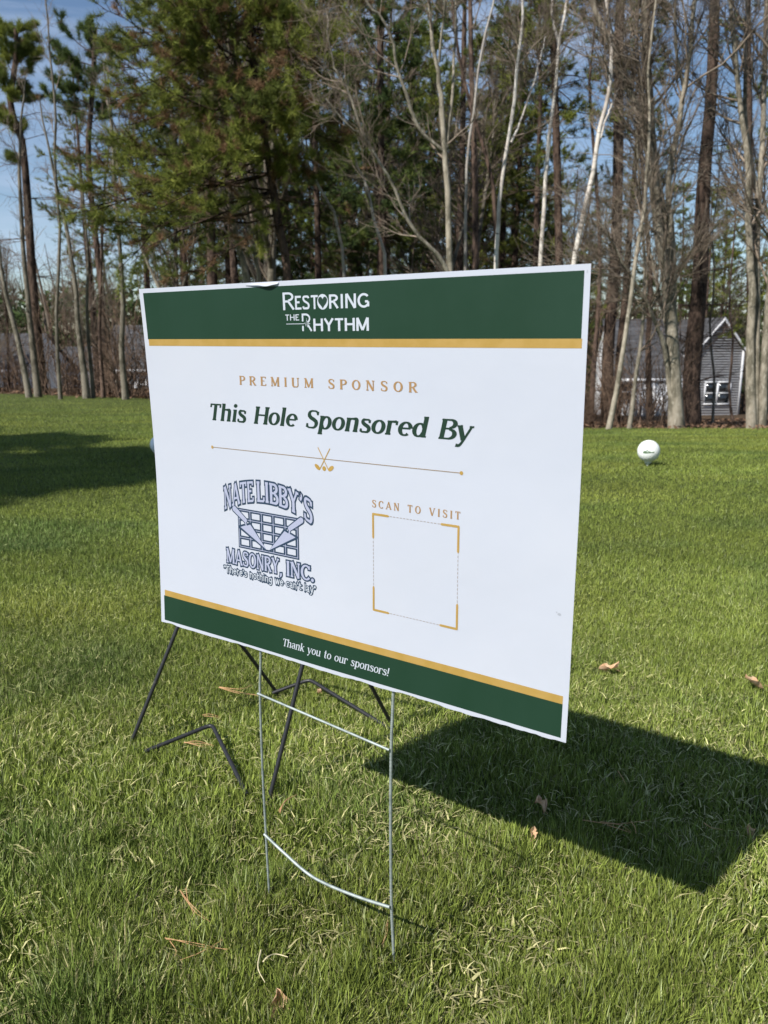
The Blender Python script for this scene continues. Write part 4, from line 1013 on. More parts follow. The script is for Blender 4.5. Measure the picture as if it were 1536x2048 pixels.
def glyph(ch, st):
    """-> list of (V2, faces) layers; st: K thick, N thin, S serif half width, grow, round"""
    K, N, S, gr = st['K'], st['N'], st.get('S', 0), st.get('grow', 0)
    w_of = lambda f: N + (K - N) * f + 2 * gr
    out = []
    for e in GL[ch][1]:
        k = e[0]
        if k == 'l':
            _, x0, y0, x1, y1, f = e
            if abs(y0 - y1) < 1e-6:
                top = 1.0 if y0 > .9 else (X if abs(y0 - X) < 1e-6 else None)
                yy = y0
                if y0 <= 0.001: yy = N / 2
                elif top: yy = top - N / 2
                out.append(strip([(x0, yy), (x1, yy)], [N + 2 * gr] * 2, gr))
            else:
                ins = 0.0
                if 'round' in st:
                    ins = K / 2 * 0.9
                P0 = np.array([x0, y0], float); P1 = np.array([x1, y1], float); d_ = (P1 - P0) / np.linalg.norm(P1 - P0)
                P0 = P0 + d_ * (ins if (y0 <= 0.01 or y0 >= .99) else 0); P1 = P1 - d_ * (ins if (y1 <= .01 or y1 >= .99) else 0)
                out.append(strip([P0, P1], [w_of(f)] * 2, gr))
        elif k == 'e':
            _, cx_, cy_, rx, ry, a0, a1 = e
            a = np.radians(np.linspace(a0, a1, max(8, int(abs(a1 - a0) / 10))))
            rx2, ry2 = rx, ry - N / 2
            pts = np.stack([cx_ + rx2 * np.cos(a), cy_ + ry2 * np.sin(a)], 1)
            ws = [w_of(abs(math.cos(t)) ** 1.3) for t in a]
            if abs(a1 - a0) >= 359:
                n = len(a) - 1; a = a[:-1]; ws = np.array(ws[:-1])
                nn_ = np.stack([np.cos(a) * ry2, np.sin(a) * rx2], 1); nn_ /= np.linalg.norm(nn_, axis=1, keepdims=True)
                A = pts[:-1] + nn_ * ws[:, None] / 2; B = pts[:-1] - nn_ * ws[:, None] / 2
                out.append((np.vstack([B, A]), [(n + i, n + (i + 1) % n, (i + 1) % n, i) for i in range(n)]))
            else: out.append(strip(pts, ws, gr))
        elif k == 'p':
            P = crv(e[1]); yy = P[:, 1].copy()
            top = yy.max(); lim = 1.0 if top > .9 else X
            yy = np.where(yy > lim - N / 2, lim - N / 2, yy) if top <= 1.0 else yy
            if yy.min() > -0.05: yy = np.where((yy < N / 2) & (P[:, 2] < .6), N / 2, yy)
            out.append(strip(np.stack([P[:, 0], yy], 1), [w_of(min(1, max(0, f))) for f in P[:, 2]], gr))
        elif k == 'd':
            out.append(disc(e[1], e[2], K * 0.5 * e[3] + gr))
        elif S > 0 and k in ('s', 'h', 'g', 'hl', 'g2'):
            x_, y_ = e[1], e[2]
            yy = y_ + N / 2 if y_ <= 0.001 else y_ - N / 2
            f = e[3] if k == 's' else 1.0
            a, b = x_ - S * f, x_ + S * f
            if k == 'h': b = x_
            if k == 'g': a = x_
            if k == 'hl': b = x_; a = x_ - S * 0.95
            if k == 'g2': a = x_; b = x_ + S
            out.append(strip([(a, yy), (b, yy)], [N + 2 * gr] * 2, gr))
        elif S > 0 and k == 't':
            _, x0, y0, x1, y1 = e
            out.append(strip([(x0, y0 + (N / 2 if y0 < .05 else 0)), (x1, y1)], [N * 1.15 + 2 * gr] * 2, gr))
        if 'round' in st and k in ('l', 'p') and len(out):
            pts, fc = out[-1]; n = len(pts) // 2
            wr = (K / 2 + gr) * 0.995
            for q_ in ((pts[0] + pts[n]) / 2, (pts[n - 1] + pts[2 * n - 1]) / 2):
                out.append(disc(q_[0], q_[1], np.linalg.norm(pts[0] - pts[n]) / 2 * 0.998, 12))
    return out

# ------------------------------------------------------------------ the sponsor sign
TH = math.radians(-34.8207)
UX = np.array([math.cos(TH), math.sin(TH), 0.0]); NF = np.array([-0.57101078, -0.82094256, 0.0])
BLw = np.array([-0.36670487, 1.21886659, 0.42])
HS = 0.7529
def bow(u, v):
    v = v / HS
    b = 0.0085 * np.sin(np.pi * np.clip(v, 0, 1)) * (1 - u) ** 2 * 1.1
    b = b + 0.0030 * np.sin(np.pi * np.clip(v, 0, 1)) * u ** 3
    return b
def SP3(u, v, h):
    """sign surface: u across, v up in sign widths, h metres in front of the board"""
    u = np.asarray(u, float); v = np.asarray(v, float); h = np.asarray(h, float)
    wav = 0.0007 * np.sin(u * 9 + v * 7) * np.sin(v * 11 - u * 4)
    off = h - bow(u, v) + wav
    return BLw + np.multiply.outer(u * W, UX) + np.multiply.outer(v * W, np.array([0, 0, 1.0])) + np.multiply.outer(off, NF)
root = empty('sponsor_sign', tuple((BLw + UX * W * 0.48) * np.array([1, 1, 0])), 0.0)
prop(root, 'white golf hole sponsor sign with green bands and gold stripes on a thin wire stake', 'sign')
RB = np.array(root.location)
def sgn(name, geo, mt, parent, smooth=False):
    geo.V = [v - RB for v in geo.V]
    return geo.build(name, mt, parent, smooth)
def panel(u0, u1, v0, v1, h, nu=40, nv=30, fn=None):
    U, Vv = np.meshgrid(np.linspace(u0, u1, nu), np.linspace(v0, v1, nv))
    Hh = np.full(U.shape, h) if fn is None else fn(U, Vv, h)
    P = SP3(U, Vv, Hh)
    i = np.arange(nu * nv).reshape(nv, nu)
    return P.reshape(-1, 3), np.stack([i[:-1, :-1], i[:-1, 1:], i[1:, 1:], i[1:, :-1]], -1).reshape(-1, 4)
def slab(u0, u1, v0, v1, h0, h1, nu=40, nv=30):
    g = Geo()
    A, q = panel(u0, u1, v0, v1, h1, nu, nv); B, _ = panel(u0, u1, v0, v1, h0, nu, nv)
    g.add(A, Q=q); g.add(B, Q=q[:, ::-1])
    i = np.arange(nu * nv).reshape(nv, nu); n = nu * nv
    ring = np.concatenate([i[0, :], i[1:, -1], i[-1, -2::-1], i[-2:0:-1, 0]])
    r2 = np.roll(ring, -1)
    AB = np.vstack([A, B])
    g.add(AB, Q=np.stack([ring, ring + n, r2 + n, r2], 1)[:, ::-1])
    return g
sgn('backing_board', slab(0.003, 0.9965, 0.004, HS - 0.004, -0.0055, -0.0008, 24, 18), M['board'], root)
# the printed sheet overhangs the board a little, its bottom edge cut unevenly
nu, nv = 260, 60
U, Vv = np.meshgrid(np.linspace(0, 1, nu), np.linspace(0, 1, nv))
low = (fbm(U * 28, U * 0 + 3, 3, 3) - 0.5) * 0.0055
Vp = low * (1 - Vv) + HS * Vv
edge = np.minimum(np.minimum(U, 1 - U), Vv * HS)
Hh = 0.0001 * fbm(U * 60, Vv * 40, 9, 2) * np.clip(1 - edge * 40, 0, 1)
P = SP3(U, Vp, Hh)
i = np.arange(nu * nv).reshape(nv, nu)
g = Geo(); g.add(P.reshape(-1, 3), Q=np.stack([i[:-1, :-1], i[:-1, 1:], i[1:, 1:], i[1:, :-1]], -1).reshape(-1, 4))
sheet = sgn('poster_sheet', g, M['white_print'], root, True)
def band(name, u0, u1, v0, v1, mt, h=0.00018):
    g = Geo(); A, q = panel(u0, u1, v0, v1, h, 90, 10); g.add(A, Q=q)
    return sgn(name, g, mt, sheet, True)
band('green_header_band', 0.0125, 0.9905, 0.6480, 0.7440, M['green_print'])
band('gold_stripe', 0.0145, 0.9920, 0.6340, 0.6479, M['gold_print'])
band('gold_stripe', 0.0150, 0.9905, 0.0665, 0.0805, M['gold_print'])
band('green_footer_band', 0.0120, 0.9905, 0.0070, 0.0664, M['green_print'])
# lifted curl of paper at the top edge, casting its small shadow on the green
def curl():
    u = np.linspace(0.318, 0.402, 30); g = Geo()
    f = np.sin(np.pi * np.linspace(0, 1, 30) ** 2.2) ** 0.8 * 0.95 + 0.12 * np.sin(np.pi * np.linspace(0, 1, 30))
    rows = []
    for k, t in enumerate(np.linspace(0, 1, 8)):
        vv = HS - 0.0015 - 0.0062 * t * (0.55 + 0.45 * f)
        hh = 0.0010 + 0.0042 * f * math.sin(t * 1.9) ** 1.0 * (0.45 + 0.55 * t)
        vv = vv + 0.0008 * f * t * np.sin(u * 130)
        rows.append(SP3(u, vv, hh))
    P = np.array(rows); nv_, nu_ = P.shape[:2]; i = np.arange(nu_ * nv_).reshape(nv_, nu_)
    g.add(P.reshape(-1, 3), Q=np.stack([i[:-1, :-1], i[1:, :-1], i[1:, 1:], i[:-1, 1:]], -1).reshape(-1, 4))
    c = sgn('curled_paper_edge', g, M['white_print'], sheet, True)
    c['label'] = 'lifted curl of white paper at the top edge'
curl()

LAY = 0.000004
H0 = 0.00030
def emit(g, V2, F, h, C=None):
    V2 = [tuple(map(float, p)) for p in V2]; F = [tuple(f) for f in F]
    todo, F = F, []
    while todo:                      # keep every face small so that it follows the bend of the board
        f = todo.pop(); n = len(f)
        if max(math.dist(V2[f[i]], V2[f[(i + 1) % n]]) for i in range(n)) < 0.022: F.append(f); continue
        m_ = []
        for i in range(n):
            a, b = V2[f[i]], V2[f[(i + 1) % n]]; m_.append(len(V2)); V2.append(((a[0] + b[0]) / 2, (a[1] + b[1]) / 2))
        if n == 3: todo += [(f[0], m_[0], m_[2]), (m_[0], f[1], m_[1]), (m_[2], m_[1], f[2]), (m_[0], m_[1], m_[2])]
        else:
            c = len(V2); V2.append(tuple(np.mean([V2[k] for k in f], 0)))
            todo += [(f[0], m_[0], c, m_[3]), (m_[0], f[1], m_[1], c), (c, m_[1], f[2], m_[2]), (m_[3], c, m_[2], f[3])]
    V2 = np.asarray(V2, float)
    P = SP3(V2[:, 0], V2[:, 1], np.full(len(V2), h))
    Q = [f for f in F if len(f) == 4]; T = [f for f in F if len(f) == 3]
    g.add(P, Q=Q, T=T, C=C)
def text(g, s, u0, u1, vb, cap, st, h=H0, warp=None, slant=0.0, track=0.0, first=1.0):
    """set s between u0 and u1 on baseline vb, capital height cap"""
    adv = []; x = 0.0; Kk = st['K']
    for i, ch in enumerate(s):
        adv.append(x); x += GL[ch][0] * st.get('wf', 1.0) + track * (1.0)
    tot = x - track
    sx = (u1 - u0) / tot; seq = 0
    for i, ch in enumerate(s):
        for j, (V2, F) in enumerate(glyph(ch, st)):
            V2 = np.array(V2, float)
            Y_ = V2[:, 1]; X_ = adv[i] + V2[:, 0] * st.get('wf', 1.0) + slant * Y_ / max(sx / cap, 1e-6)
            uu = u0 + X_ * sx; vv = vb + Y_ * cap
            if warp: uu, vv = warp(uu, vv)
            emit(g, np.stack([uu, vv], 1), F, h + LAY * (1 + j + (i % 2) * 22))
serif = dict(K=0.165, N=0.062, S=0.145)
serif_b = dict(K=0.215, N=0.075, S=0.165)
# header logo
g = Geo(); sans = dict(K=0.135, N=0.135)
sansR = dict(K=0.115, N=0.115)
text(g, 'R', 0.4085, 0.4400, 0.7005, 0.0315, sansR)
text(g, 'EST', 0.4395, 0.4955, 0.7008, 0.0243, dict(K=.15, N=.15), track=0.10)
text(g, 'RING', 0.5195, 0.6080, 0.7008, 0.0243, dict(K=.15, N=.15), track=0.10)
# the O of the word is a ring round a heart
emit(g, *glyph('O', dict(K=.15, N=.15))[0], H0) if False else None
def ring(g, cu, cv, ru, rv, wd_, h, a0=0, a1=360, n=40):
    a = np.radians(np.linspace(a0, a1, n))
    I = np.stack([cu + (ru - wd_) * np.cos(a), cv + (rv - wd_) * np.sin(a)], 1); O = np.stack([cu + ru * np.cos(a), cv + rv * np.sin(a)], 1)
    emit(g, np.vstack([O, I]), [(k, k + 1, n + k + 1, n + k) for k in range(n - 1)], h)
def dsc(g, cu, cv, r_, h, rv=None, n=24):
    V_, F_ = disc(cu, cv, r_, n, rv); emit(g, V_, F_, h)
dsc(g, 0.5055, 0.7130, 0.0125, H0, 0.0135)
text(g, 'THE', 0.4142, 0.4485, 0.6815, 0.0108, dict(K=.135, N=.135), track=0.08)
# big R of the second word, broken at the height of the pulse line
def seg(g, pts, wd_, h, wpx=1.0):
    sub = max(1, int(math.dist(pts[0], pts[1]) / 0.015)) if len(pts) == 2 else 1; V_, F_ = strip(pts, [wd_] * len(pts), 0, sub); emit(g, V_, F_, h)
seg(g, [(0.4568, 0.6795), (0.4568, 0.6935)], 0.0037, H0)
seg(g, [(0.4568, 0.6622), (0.4568, 0.6715)], 0.0037, H0)
a = np.radians(np.linspace(90, -62, 16)); seg(g, [(0.4568, 0.6918), (0.4640, 0.6918)], 0.0034, H0 + LAY)
seg(g, np.stack([0.4640 + 0.0095 * np.cos(a), 0.6845 + 0.0073 * np.sin(a)], 1), 0.0034, H0 + LAY * 2)
seg(g, [(0.4690, 0.6730), (0.4775, 0.6622)], 0.0037, H0 + LAY)
seg(g, [(0.4160, 0.6753), (0.4600, 0.6753)], 0.0010, H0 + LAY * 3)
seg(g, [(0.4600, 0.6753), (0.4622, 0.6775), (0.4640, 0.6700), (0.4662, 0.6850), (0.4682, 0.6690), (0.4698, 0.6780), (0.4712, 0.6753), (0.4745, 0.6753)], 0.0012, H0 + LAY * 4)
text(g, 'HYTHM', 0.4815, 0.6085, 0.6618, 0.0222, dict(K=.16, N=.16), track=0.06)
sgn('white_title_lettering', g, M['white_ink'], sheet)
g = Geo()          # green heart inside the ring
t = np.linspace(0, 2 * np.pi, 40)[:-1]
hx = 16 * np.sin(t) ** 3; hy = 13 * np.cos(t) - 5 * np.cos(2 * t) - 2 * np.cos(3 * t) - np.cos(4 * t)
Vh = np.vstack([np.stack([0.5055 + hx * 0.00066, 0.7130 + hy * 0.00074], 1), [[0.5055, 0.7130]]])
emit(g, Vh, [(39, (k + 1) % 39, k) for k in range(39)], H0 + LAY * 6)
sgn('heart_emblem', g, M['green_ink'], sheet)

g = Geo(); text(g, 'PREMIUM SPONSOR', 0.2855, 0.7060, 0.5590, 0.0176, dict(K=.195, N=.085, S=.13), track=0.62)
sgn('premium_sponsor_lettering', g, M['gold_ink'], sheet)
g = Geo(); text(g, 'This Hole Sponsored By', 0.1900, 0.8090, 0.4835, 0.0345, dict(K=.195, N=.088, S=.122, wf=1.0), slant=0.24, track=0.075)
sgn('headline_lettering', g, M['green_ink'], sheet)
g = Geo(); text(g, 'SCAN TO VISIT', 0.6110, 0.7930, 0.3490, 0.0138, dict(K=.195, N=.085, S=.13), track=0.48)
sgn('scan_to_visit_lettering', g, M['gold_ink'], sheet)
g = Geo(); text(g, 'Thank you to our sponsors!', 0.3810, 0.6470, 0.0278, 0.0166, dict(K=.15, N=.065, S=.13), slant=0.22, track=0.05)
sgn('thank_you_lettering', g, M['white_ink'], sheet)
# thin rule with crossed golf clubs and ball
g = Geo()
seg(g, [(0.1965, 0.4266), (0.7915, 0.4290)], 0.00125, H0)
sgn('thin_gold_rule', g, M['gold_line'], sheet)
g = Geo()
dsc(g, 0.1940, 0.4265, 0.0034, H0 + LAY * 2); dsc(g, 0.7937, 0.4290, 0.0034, H0 + LAY * 2)
seg(g, [(0.4845, 0.4487), (0.5090, 0.4085)], 0.0019, H0 + LAY * 3); seg(g, [(0.5138, 0.4487), (0.4890, 0.4085)], 0.0019, H0 + LAY * 4)
dsc(g, 0.4990, 0.4095, 0.0045, H0 + LAY * 5)
for sx in (-1, 1):
    c = (0.4990 + sx * 0.0165, 0.4110); a = np.arange(18) * 2 * np.pi / 18
    e = np.stack([0.0078 * np.cos(a), 0.0040 * np.sin(a)], 1); an = sx * 0.62
    e = np.stack([e[:, 0] * math.cos(an) - e[:, 1] * math.sin(an), e[:, 0] * math.sin(an) + e[:, 1] * math.cos(an)], 1) + c
    emit(g, np.vstack([e, [c]]), [(18, k, (k + 1) % 18) for k in range(18)], H0 + LAY * 6)
sgn('crossed_golf_clubs', g, M['gold_print'], sheet)
# corner brackets and dashed frame
g = Geo(); uL, uR, vT, vB = 0.6125, 0.7905, 0.3365, 0.1525; bw = 0.0042; bl = 0.033; bh = 0.044
for (cu, cv, su, sv) in ((uL, vT, 1, -1), (uR, vT, -1, -1), (uL, vB, 1, 1), (uR, vB, -1, 1)):
    seg(g, [(cu, cv), (cu + su * bl, cv)], bw, H0); seg(g, [(cu, cv), (cu, cv + sv * bh)], bw, H0 + LAY)
    dsc(g, cu, cv, bw / 2, H0 + LAY * 2)
    for q_, d_ in (((cu + su * bl, cv), (su, 0)), ((cu, cv + sv * bh), (0, sv))):
        x0, y0 = q_; px, py = -d_[1], d_[0]
        emit(g, [(x0 + px * bw / 2, y0 + py * bw / 2), (x0 - px * bw / 2, y0 - py * bw / 2), (x0 + d_[0] * bw * .8, y0 + d_[1] * bw * .8)], [(0, 1, 2)], H0 + LAY * 3)
sgn('gold_corner_brackets', g, M['gold_print'], sheet)
g = Geo()
for k in range(15):
    u_ = uL + bl + 0.0045 + k * 0.0071; seg(g, [(u_, vT), (u_ + 0.0042, vT)], 0.0011, H0); seg(g, [(u_, vB), (u_ + 0.0042, vB)], 0.0011, H0)
for k in range(12):
    v_ = vB + bh + 0.0045 + k * 0.0073; seg(g, [(uL, v_), (uL, v_ + 0.0043)], 0.0011, H0); seg(g, [(uR, v_), (uR, v_ + 0.0043)], 0.0011, H0)
sgn('dashed_frame', g, M['dash_ink'], sheet)

g = Geo(); dsc(g, 0.9770, 0.2180, 0.0030, H0, 0.0022); dsc(g, 0.9725, 0.2205, 0.0012, H0 + LAY); seg(g, [(0.9945, 0.7405), (0.9950, 0.7440)], 0.0012, H0)
sgn('scuff_mark', g, M['dash_ink'] if False else mat('faint_scuff', (0.36, 0.38, 0.43), 0.6), sheet)
# masonry logo: navy outlines under pale letters
def arch(uu, vv):
    t_ = (uu - 0.3445) / 0.125
    return uu, vv + 0.0245 * (1 - t_ ** 2)
def arch_big(uu, vv):
    uu, v2 = arch(uu, vv); t_ = abs((uu - 0.3445) / 0.125)
    return uu, v2 - (0.3445 - vv) * 0.14 * t_ ** 2
lg = dict(K=.19, N=.105, S=.125)
go = dict(lg); go['grow'] = .085
g = Geo(); text(g, "NATE", 0.2225, 0.3080, 0.3005, 0.0425, go, warp=arch_big, h=H0, track=0.14)
text(g, "LIBBY'S", 0.3200, 0.4665, 0.3005, 0.0425, go, warp=arch_big, h=H0, track=0.14)
text(g, 'MASONRY,', 0.2235, 0.3830, 0.1805, 0.0315, dict(K=.185, N=.10, S=.115, grow=.095), h=H0, track=0.12)
text(g, 'INC.', 0.3960, 0.4680, 0.1805, 0.0315, dict(K=.185, N=.10, S=.115, grow=.095), h=H0, track=0.12)
sl = dict(K=.135, N=.135, round=1)
slo = dict(sl); slo['grow'] = .12
SLOGAN = '"There\'s nothing we can\'t lay"'
text(g, SLOGAN, 0.2150, 0.4725, 0.1575, 0.0150, slo, h=H0, track=0.08)
# wire grid border and bars, brick pattern
gu0, gu1, gv0, gv1 = 0.2640, 0.4265, 0.2225, 0.3010
def rect(g, u0, u1, v0, v1, h): emit(g, [(u0, v0), (u1, v0), (u1, v1), (u0, v1)], [(0, 1, 2, 3)], h)
rect(g, gu0 - 0.0035, gu1 + 0.0035, gv0 - 0.0035, gv1 + 0.0035, H0)
sgn('navy_logo_outlines', g, M['navy_ink'], sheet)
g = Geo()
nc, nr = 5, 4; cw = (gu1 - gu0) / nc; rh = (gv1 - gv0) / nr
HB = H0 + LAY * 60
for i in range(nc):
    for j in range(nr):
        rect(g, gu0 + i * cw + 0.0052, gu0 + (i + 1) * cw - 0.0052, gv0 + j * rh + 0.0040, gv0 + (j + 1) * rh - 0.0040, HB)
sgn('logo_grid_openings', g, M['white_print'], sheet)
g = Geo()
for i in range(nc + 1): seg(g, [(gu0 + i * cw, gv0 - 0.0006), (gu0 + i * cw, gv1 + 0.0006)], 0.0015, HB)
for j in range(nr + 1): seg(g, [(gu0 - 0.0006, gv0 + j * rh), (gu1 + 0.0006, gv0 + j * rh)], 0.0013, HB + LAY)
sgn('logo_grid_lines', g, M['lav_ink'], sheet)
# trowels
def trowel(gn, gl, sx):
    cu = 0.3445
    def P_(a, b): return (cu + sx * a, b)
    tip = (0.004, 0.2265); bl_ = [(0.004, 0.2265), (0.077, 0.2640), (0.066, 0.2680), (0.056, 0.2700), (0.048, 0.2730)]
    def poly(g_, pts, h):
        pts = [P_(*p) for p in pts]; c = np.mean(pts, 0); n = len(pts)
        F_ = [(n, k, (k + 1) % n) for k in range(n)]
        emit(g_, np.vstack([pts, [c]]), F_, h)
    big = [(0.000, 0.2215), (0.082, 0.2610), (0.083, 0.2665), (0.068, 0.2715), (0.046, 0.2775)]
    poly(gn, big, HB + LAY * 3); poly(gl, bl_, HB + LAY * 5)
    for (g_, w_, h) in ((gn, 0.0075, HB + LAY * 3.5), (gl, 0.0032, HB + LAY * 5.5)):
        V_, F_ = strip([P_(0.060, 0.2680), P_(0.062, 0.2780)], [w_] * 2); emit(g_, V_, F_, h)
    for (g_, w_, h) in ((gn, 0.0165, HB + LAY * 4), (gl, 0.0115, HB + LAY * 6)):
        a_, b_ = np.array(P_(0.062, 0.2800)), np.array(P_(0.093, 0.3010))
        V_, F_ = strip([a_, b_], [w_ * 0.8, w_]); emit(g_, V_, F_, h)
        dsc(g_, b_[0], b_[1], w_ / 2, h + LAY * .3); dsc(g_, a_[0], a_[1], w_ * .4, h + LAY * .3)
gn, gl = Geo(), Geo()
trowel(gn, gl, -1); trowel(gn, gl, 1)
sgn('trowel_outline', gn, M['navy_ink'], sheet); sgn('trowels', gl, M['lav_ink'], sheet)
g = Geo(); HL = H0 + LAY * 56
text(g, "NATE", 0.2225, 0.3080, 0.3005, 0.0425, lg, warp=arch_big, h=HL, track=0.14)
text(g, "LIBBY'S", 0.3200, 0.4665, 0.3005, 0.0425, lg, warp=arch_big, h=HL, track=0.14)
sgn('company_name_lettering', g, M['lav_ink'], sheet); g = Geo()
text(g, 'MASONRY,', 0.2235, 0.3830, 0.1805, 0.0315, dict(K=.185, N=.10, S=.115), h=HL, track=0.12)
text(g, 'INC.', 0.3960, 0.4680, 0.1805, 0.0315, dict(K=.185, N=.10, S=.115), h=HL, track=0.12)
sgn('masonry_lettering', g, M['lav_ink'], sheet)
g = Geo()
text(g, SLOGAN, 0.2150, 0.4725, 0.1575, 0.0150, sl, h=HL, track=0.08)
sgn('slogan_lettering', g, M['white_ink'], sheet)

# wire stake: two ribbed legs and two cross wires
def wire(g, pts, r_, n=30, sides=10, C=None, cap=True, ribs=0.0):
    P = resample(np.array(pts, float), n)
    R = np.full(n, r_)
    if ribs: R = r_ * (1 + ribs * np.sin(np.arange(n) * 2.2))
    g.tubes(P[None], R[None], sides, C=C, cap=cap)
st = Geo(); st.V = []
stake = empty('wire_stake', (0, 0, 0)); stake.parent = root
stake.name = 'wire_stake'
def SW(u, v, h=-0.004): return SP3(np.array([u]), np.array([v]), np.array([h]))[0]
g = Geo(); wire(g, [SW(.3095, .30, -.0075), SW(.3090, .0, -.006), SW(.3045, -.10), SW(.3040, -.28), SW(.3055, -.44), SW(.3085, -.56), SW(.3110, -.66), SW(.3120, -.72)], 0.0019, 420, 8, ribs=.10)
sgn('leg', g, M['galv'], stake, True)
g = Geo(); wire(g, [SW(.6540, .30, -.0075), SW(.6525, .0, -.006), SW(.6490, -.12), SW(.6475, -.30), SW(.6490, -.47), SW(.6530, -.56), SW(.6570, -.66), SW(.6590, -.72)], 0.0022, 420, 8, ribs=.10)
sgn('leg', g, M['galv'], stake, True)
g = Geo(); wire(g, [SW(.3040, -.1005, .0005), SW(.42, -.108, .0005), SW(.54, -.1165, .0005), SW(.6485, -.1245, .0005)], 0.0018, 24, 8)
sgn('crossbar', g, M['galv'], stake, True)
g = Geo(); wire(g, [SW(.3065, -.4425, .0005), SW(.37, -.462, .0035), SW(.44, -.4815, .006), SW(.50, -.4850, .006), SW(.58, -.4805, .004), SW(.6490, -.4735, .0005)], 0.0023, 30, 8)
lb = sgn('crossbar', g, M['galv'], stake, True); lb['label'] = 'bent lower crossbar'

# ------------------------------------------------------------------ black folding rod stand behind the sign
ap1 = np.array([-0.405, 1.700, 0.305]); ap2 = np.array([-0.118, 1.530, 0.325])
fA, fB, fC, fD = onz(266, 1476, -0.01), onz(541, 1588, -0.01), onz(552, 1384, -0.01), onz(781, 1446, -0.01)
tA = at(386, 1178, 1.705); tB = at(637, 1200, 1.515)
stand = empty('folding_stand', tuple((fA + fB + fC + fD) / 4 * np.array([1, 1, 0]))); SB_ = np.array(stand.location)
prop(stand, 'black folding rod stand on the grass behind the sign', 'stand')
def rod(name, pts, r_=0.0046, n=14, lab=None):
    g = Geo(); g_pts = [np.asarray(p) - SB_ for p in pts]
    wire(g, g_pts, r_, n, 10); o = g.build(name, M['black_rod'], stand, True)
    if lab: o['label'] = lab
    return o
def sink(t, f): d = (f - t) / np.linalg.norm(f - t); return f + d * 0.03
off = np.array([0.006, 0.004, 0])
rod('leg', [tA, (tA + fA) / 2, sink(tA, fA)]); rod('leg', [tB, (tB + fB) / 2, sink(tB, fB)])
rod('leg', [tA + off, (tA + fC) / 2 + off, sink(tA, fC)]); rod('leg', [tB + off, (tB + fD) / 2 + off, sink(tB, fD)])
rod('top_bar', [tA + off / 2, tA * .67 + tB * .33, tA * .33 + tB * .67, tB + off / 2])
def bent(a, pk, b, nm='foot_bar'):
    pts = [a]
    for k in range(1, 6): pts.append(a + (pk - a) * k / 6)
    d0, d1 = norm(pk - a), norm(b - pk)
    pts += [pk - d0 * 0.016, pk + (d1 - d0) * 0.0035, pk + d1 * 0.016]
    for k in range(1, 6): pts.append(pk + (b - pk) * k / 6)
    pts.append(b)
    return rod(nm, pts, n=70)
bent(onz(290, 1503, -0.002), onz(424, 1449, 0.026), onz(494, 1590, -0.012))
bent(onz(545, 1386, -0.008), onz(619, 1359, 0.020), onz(781, 1458, -0.012))

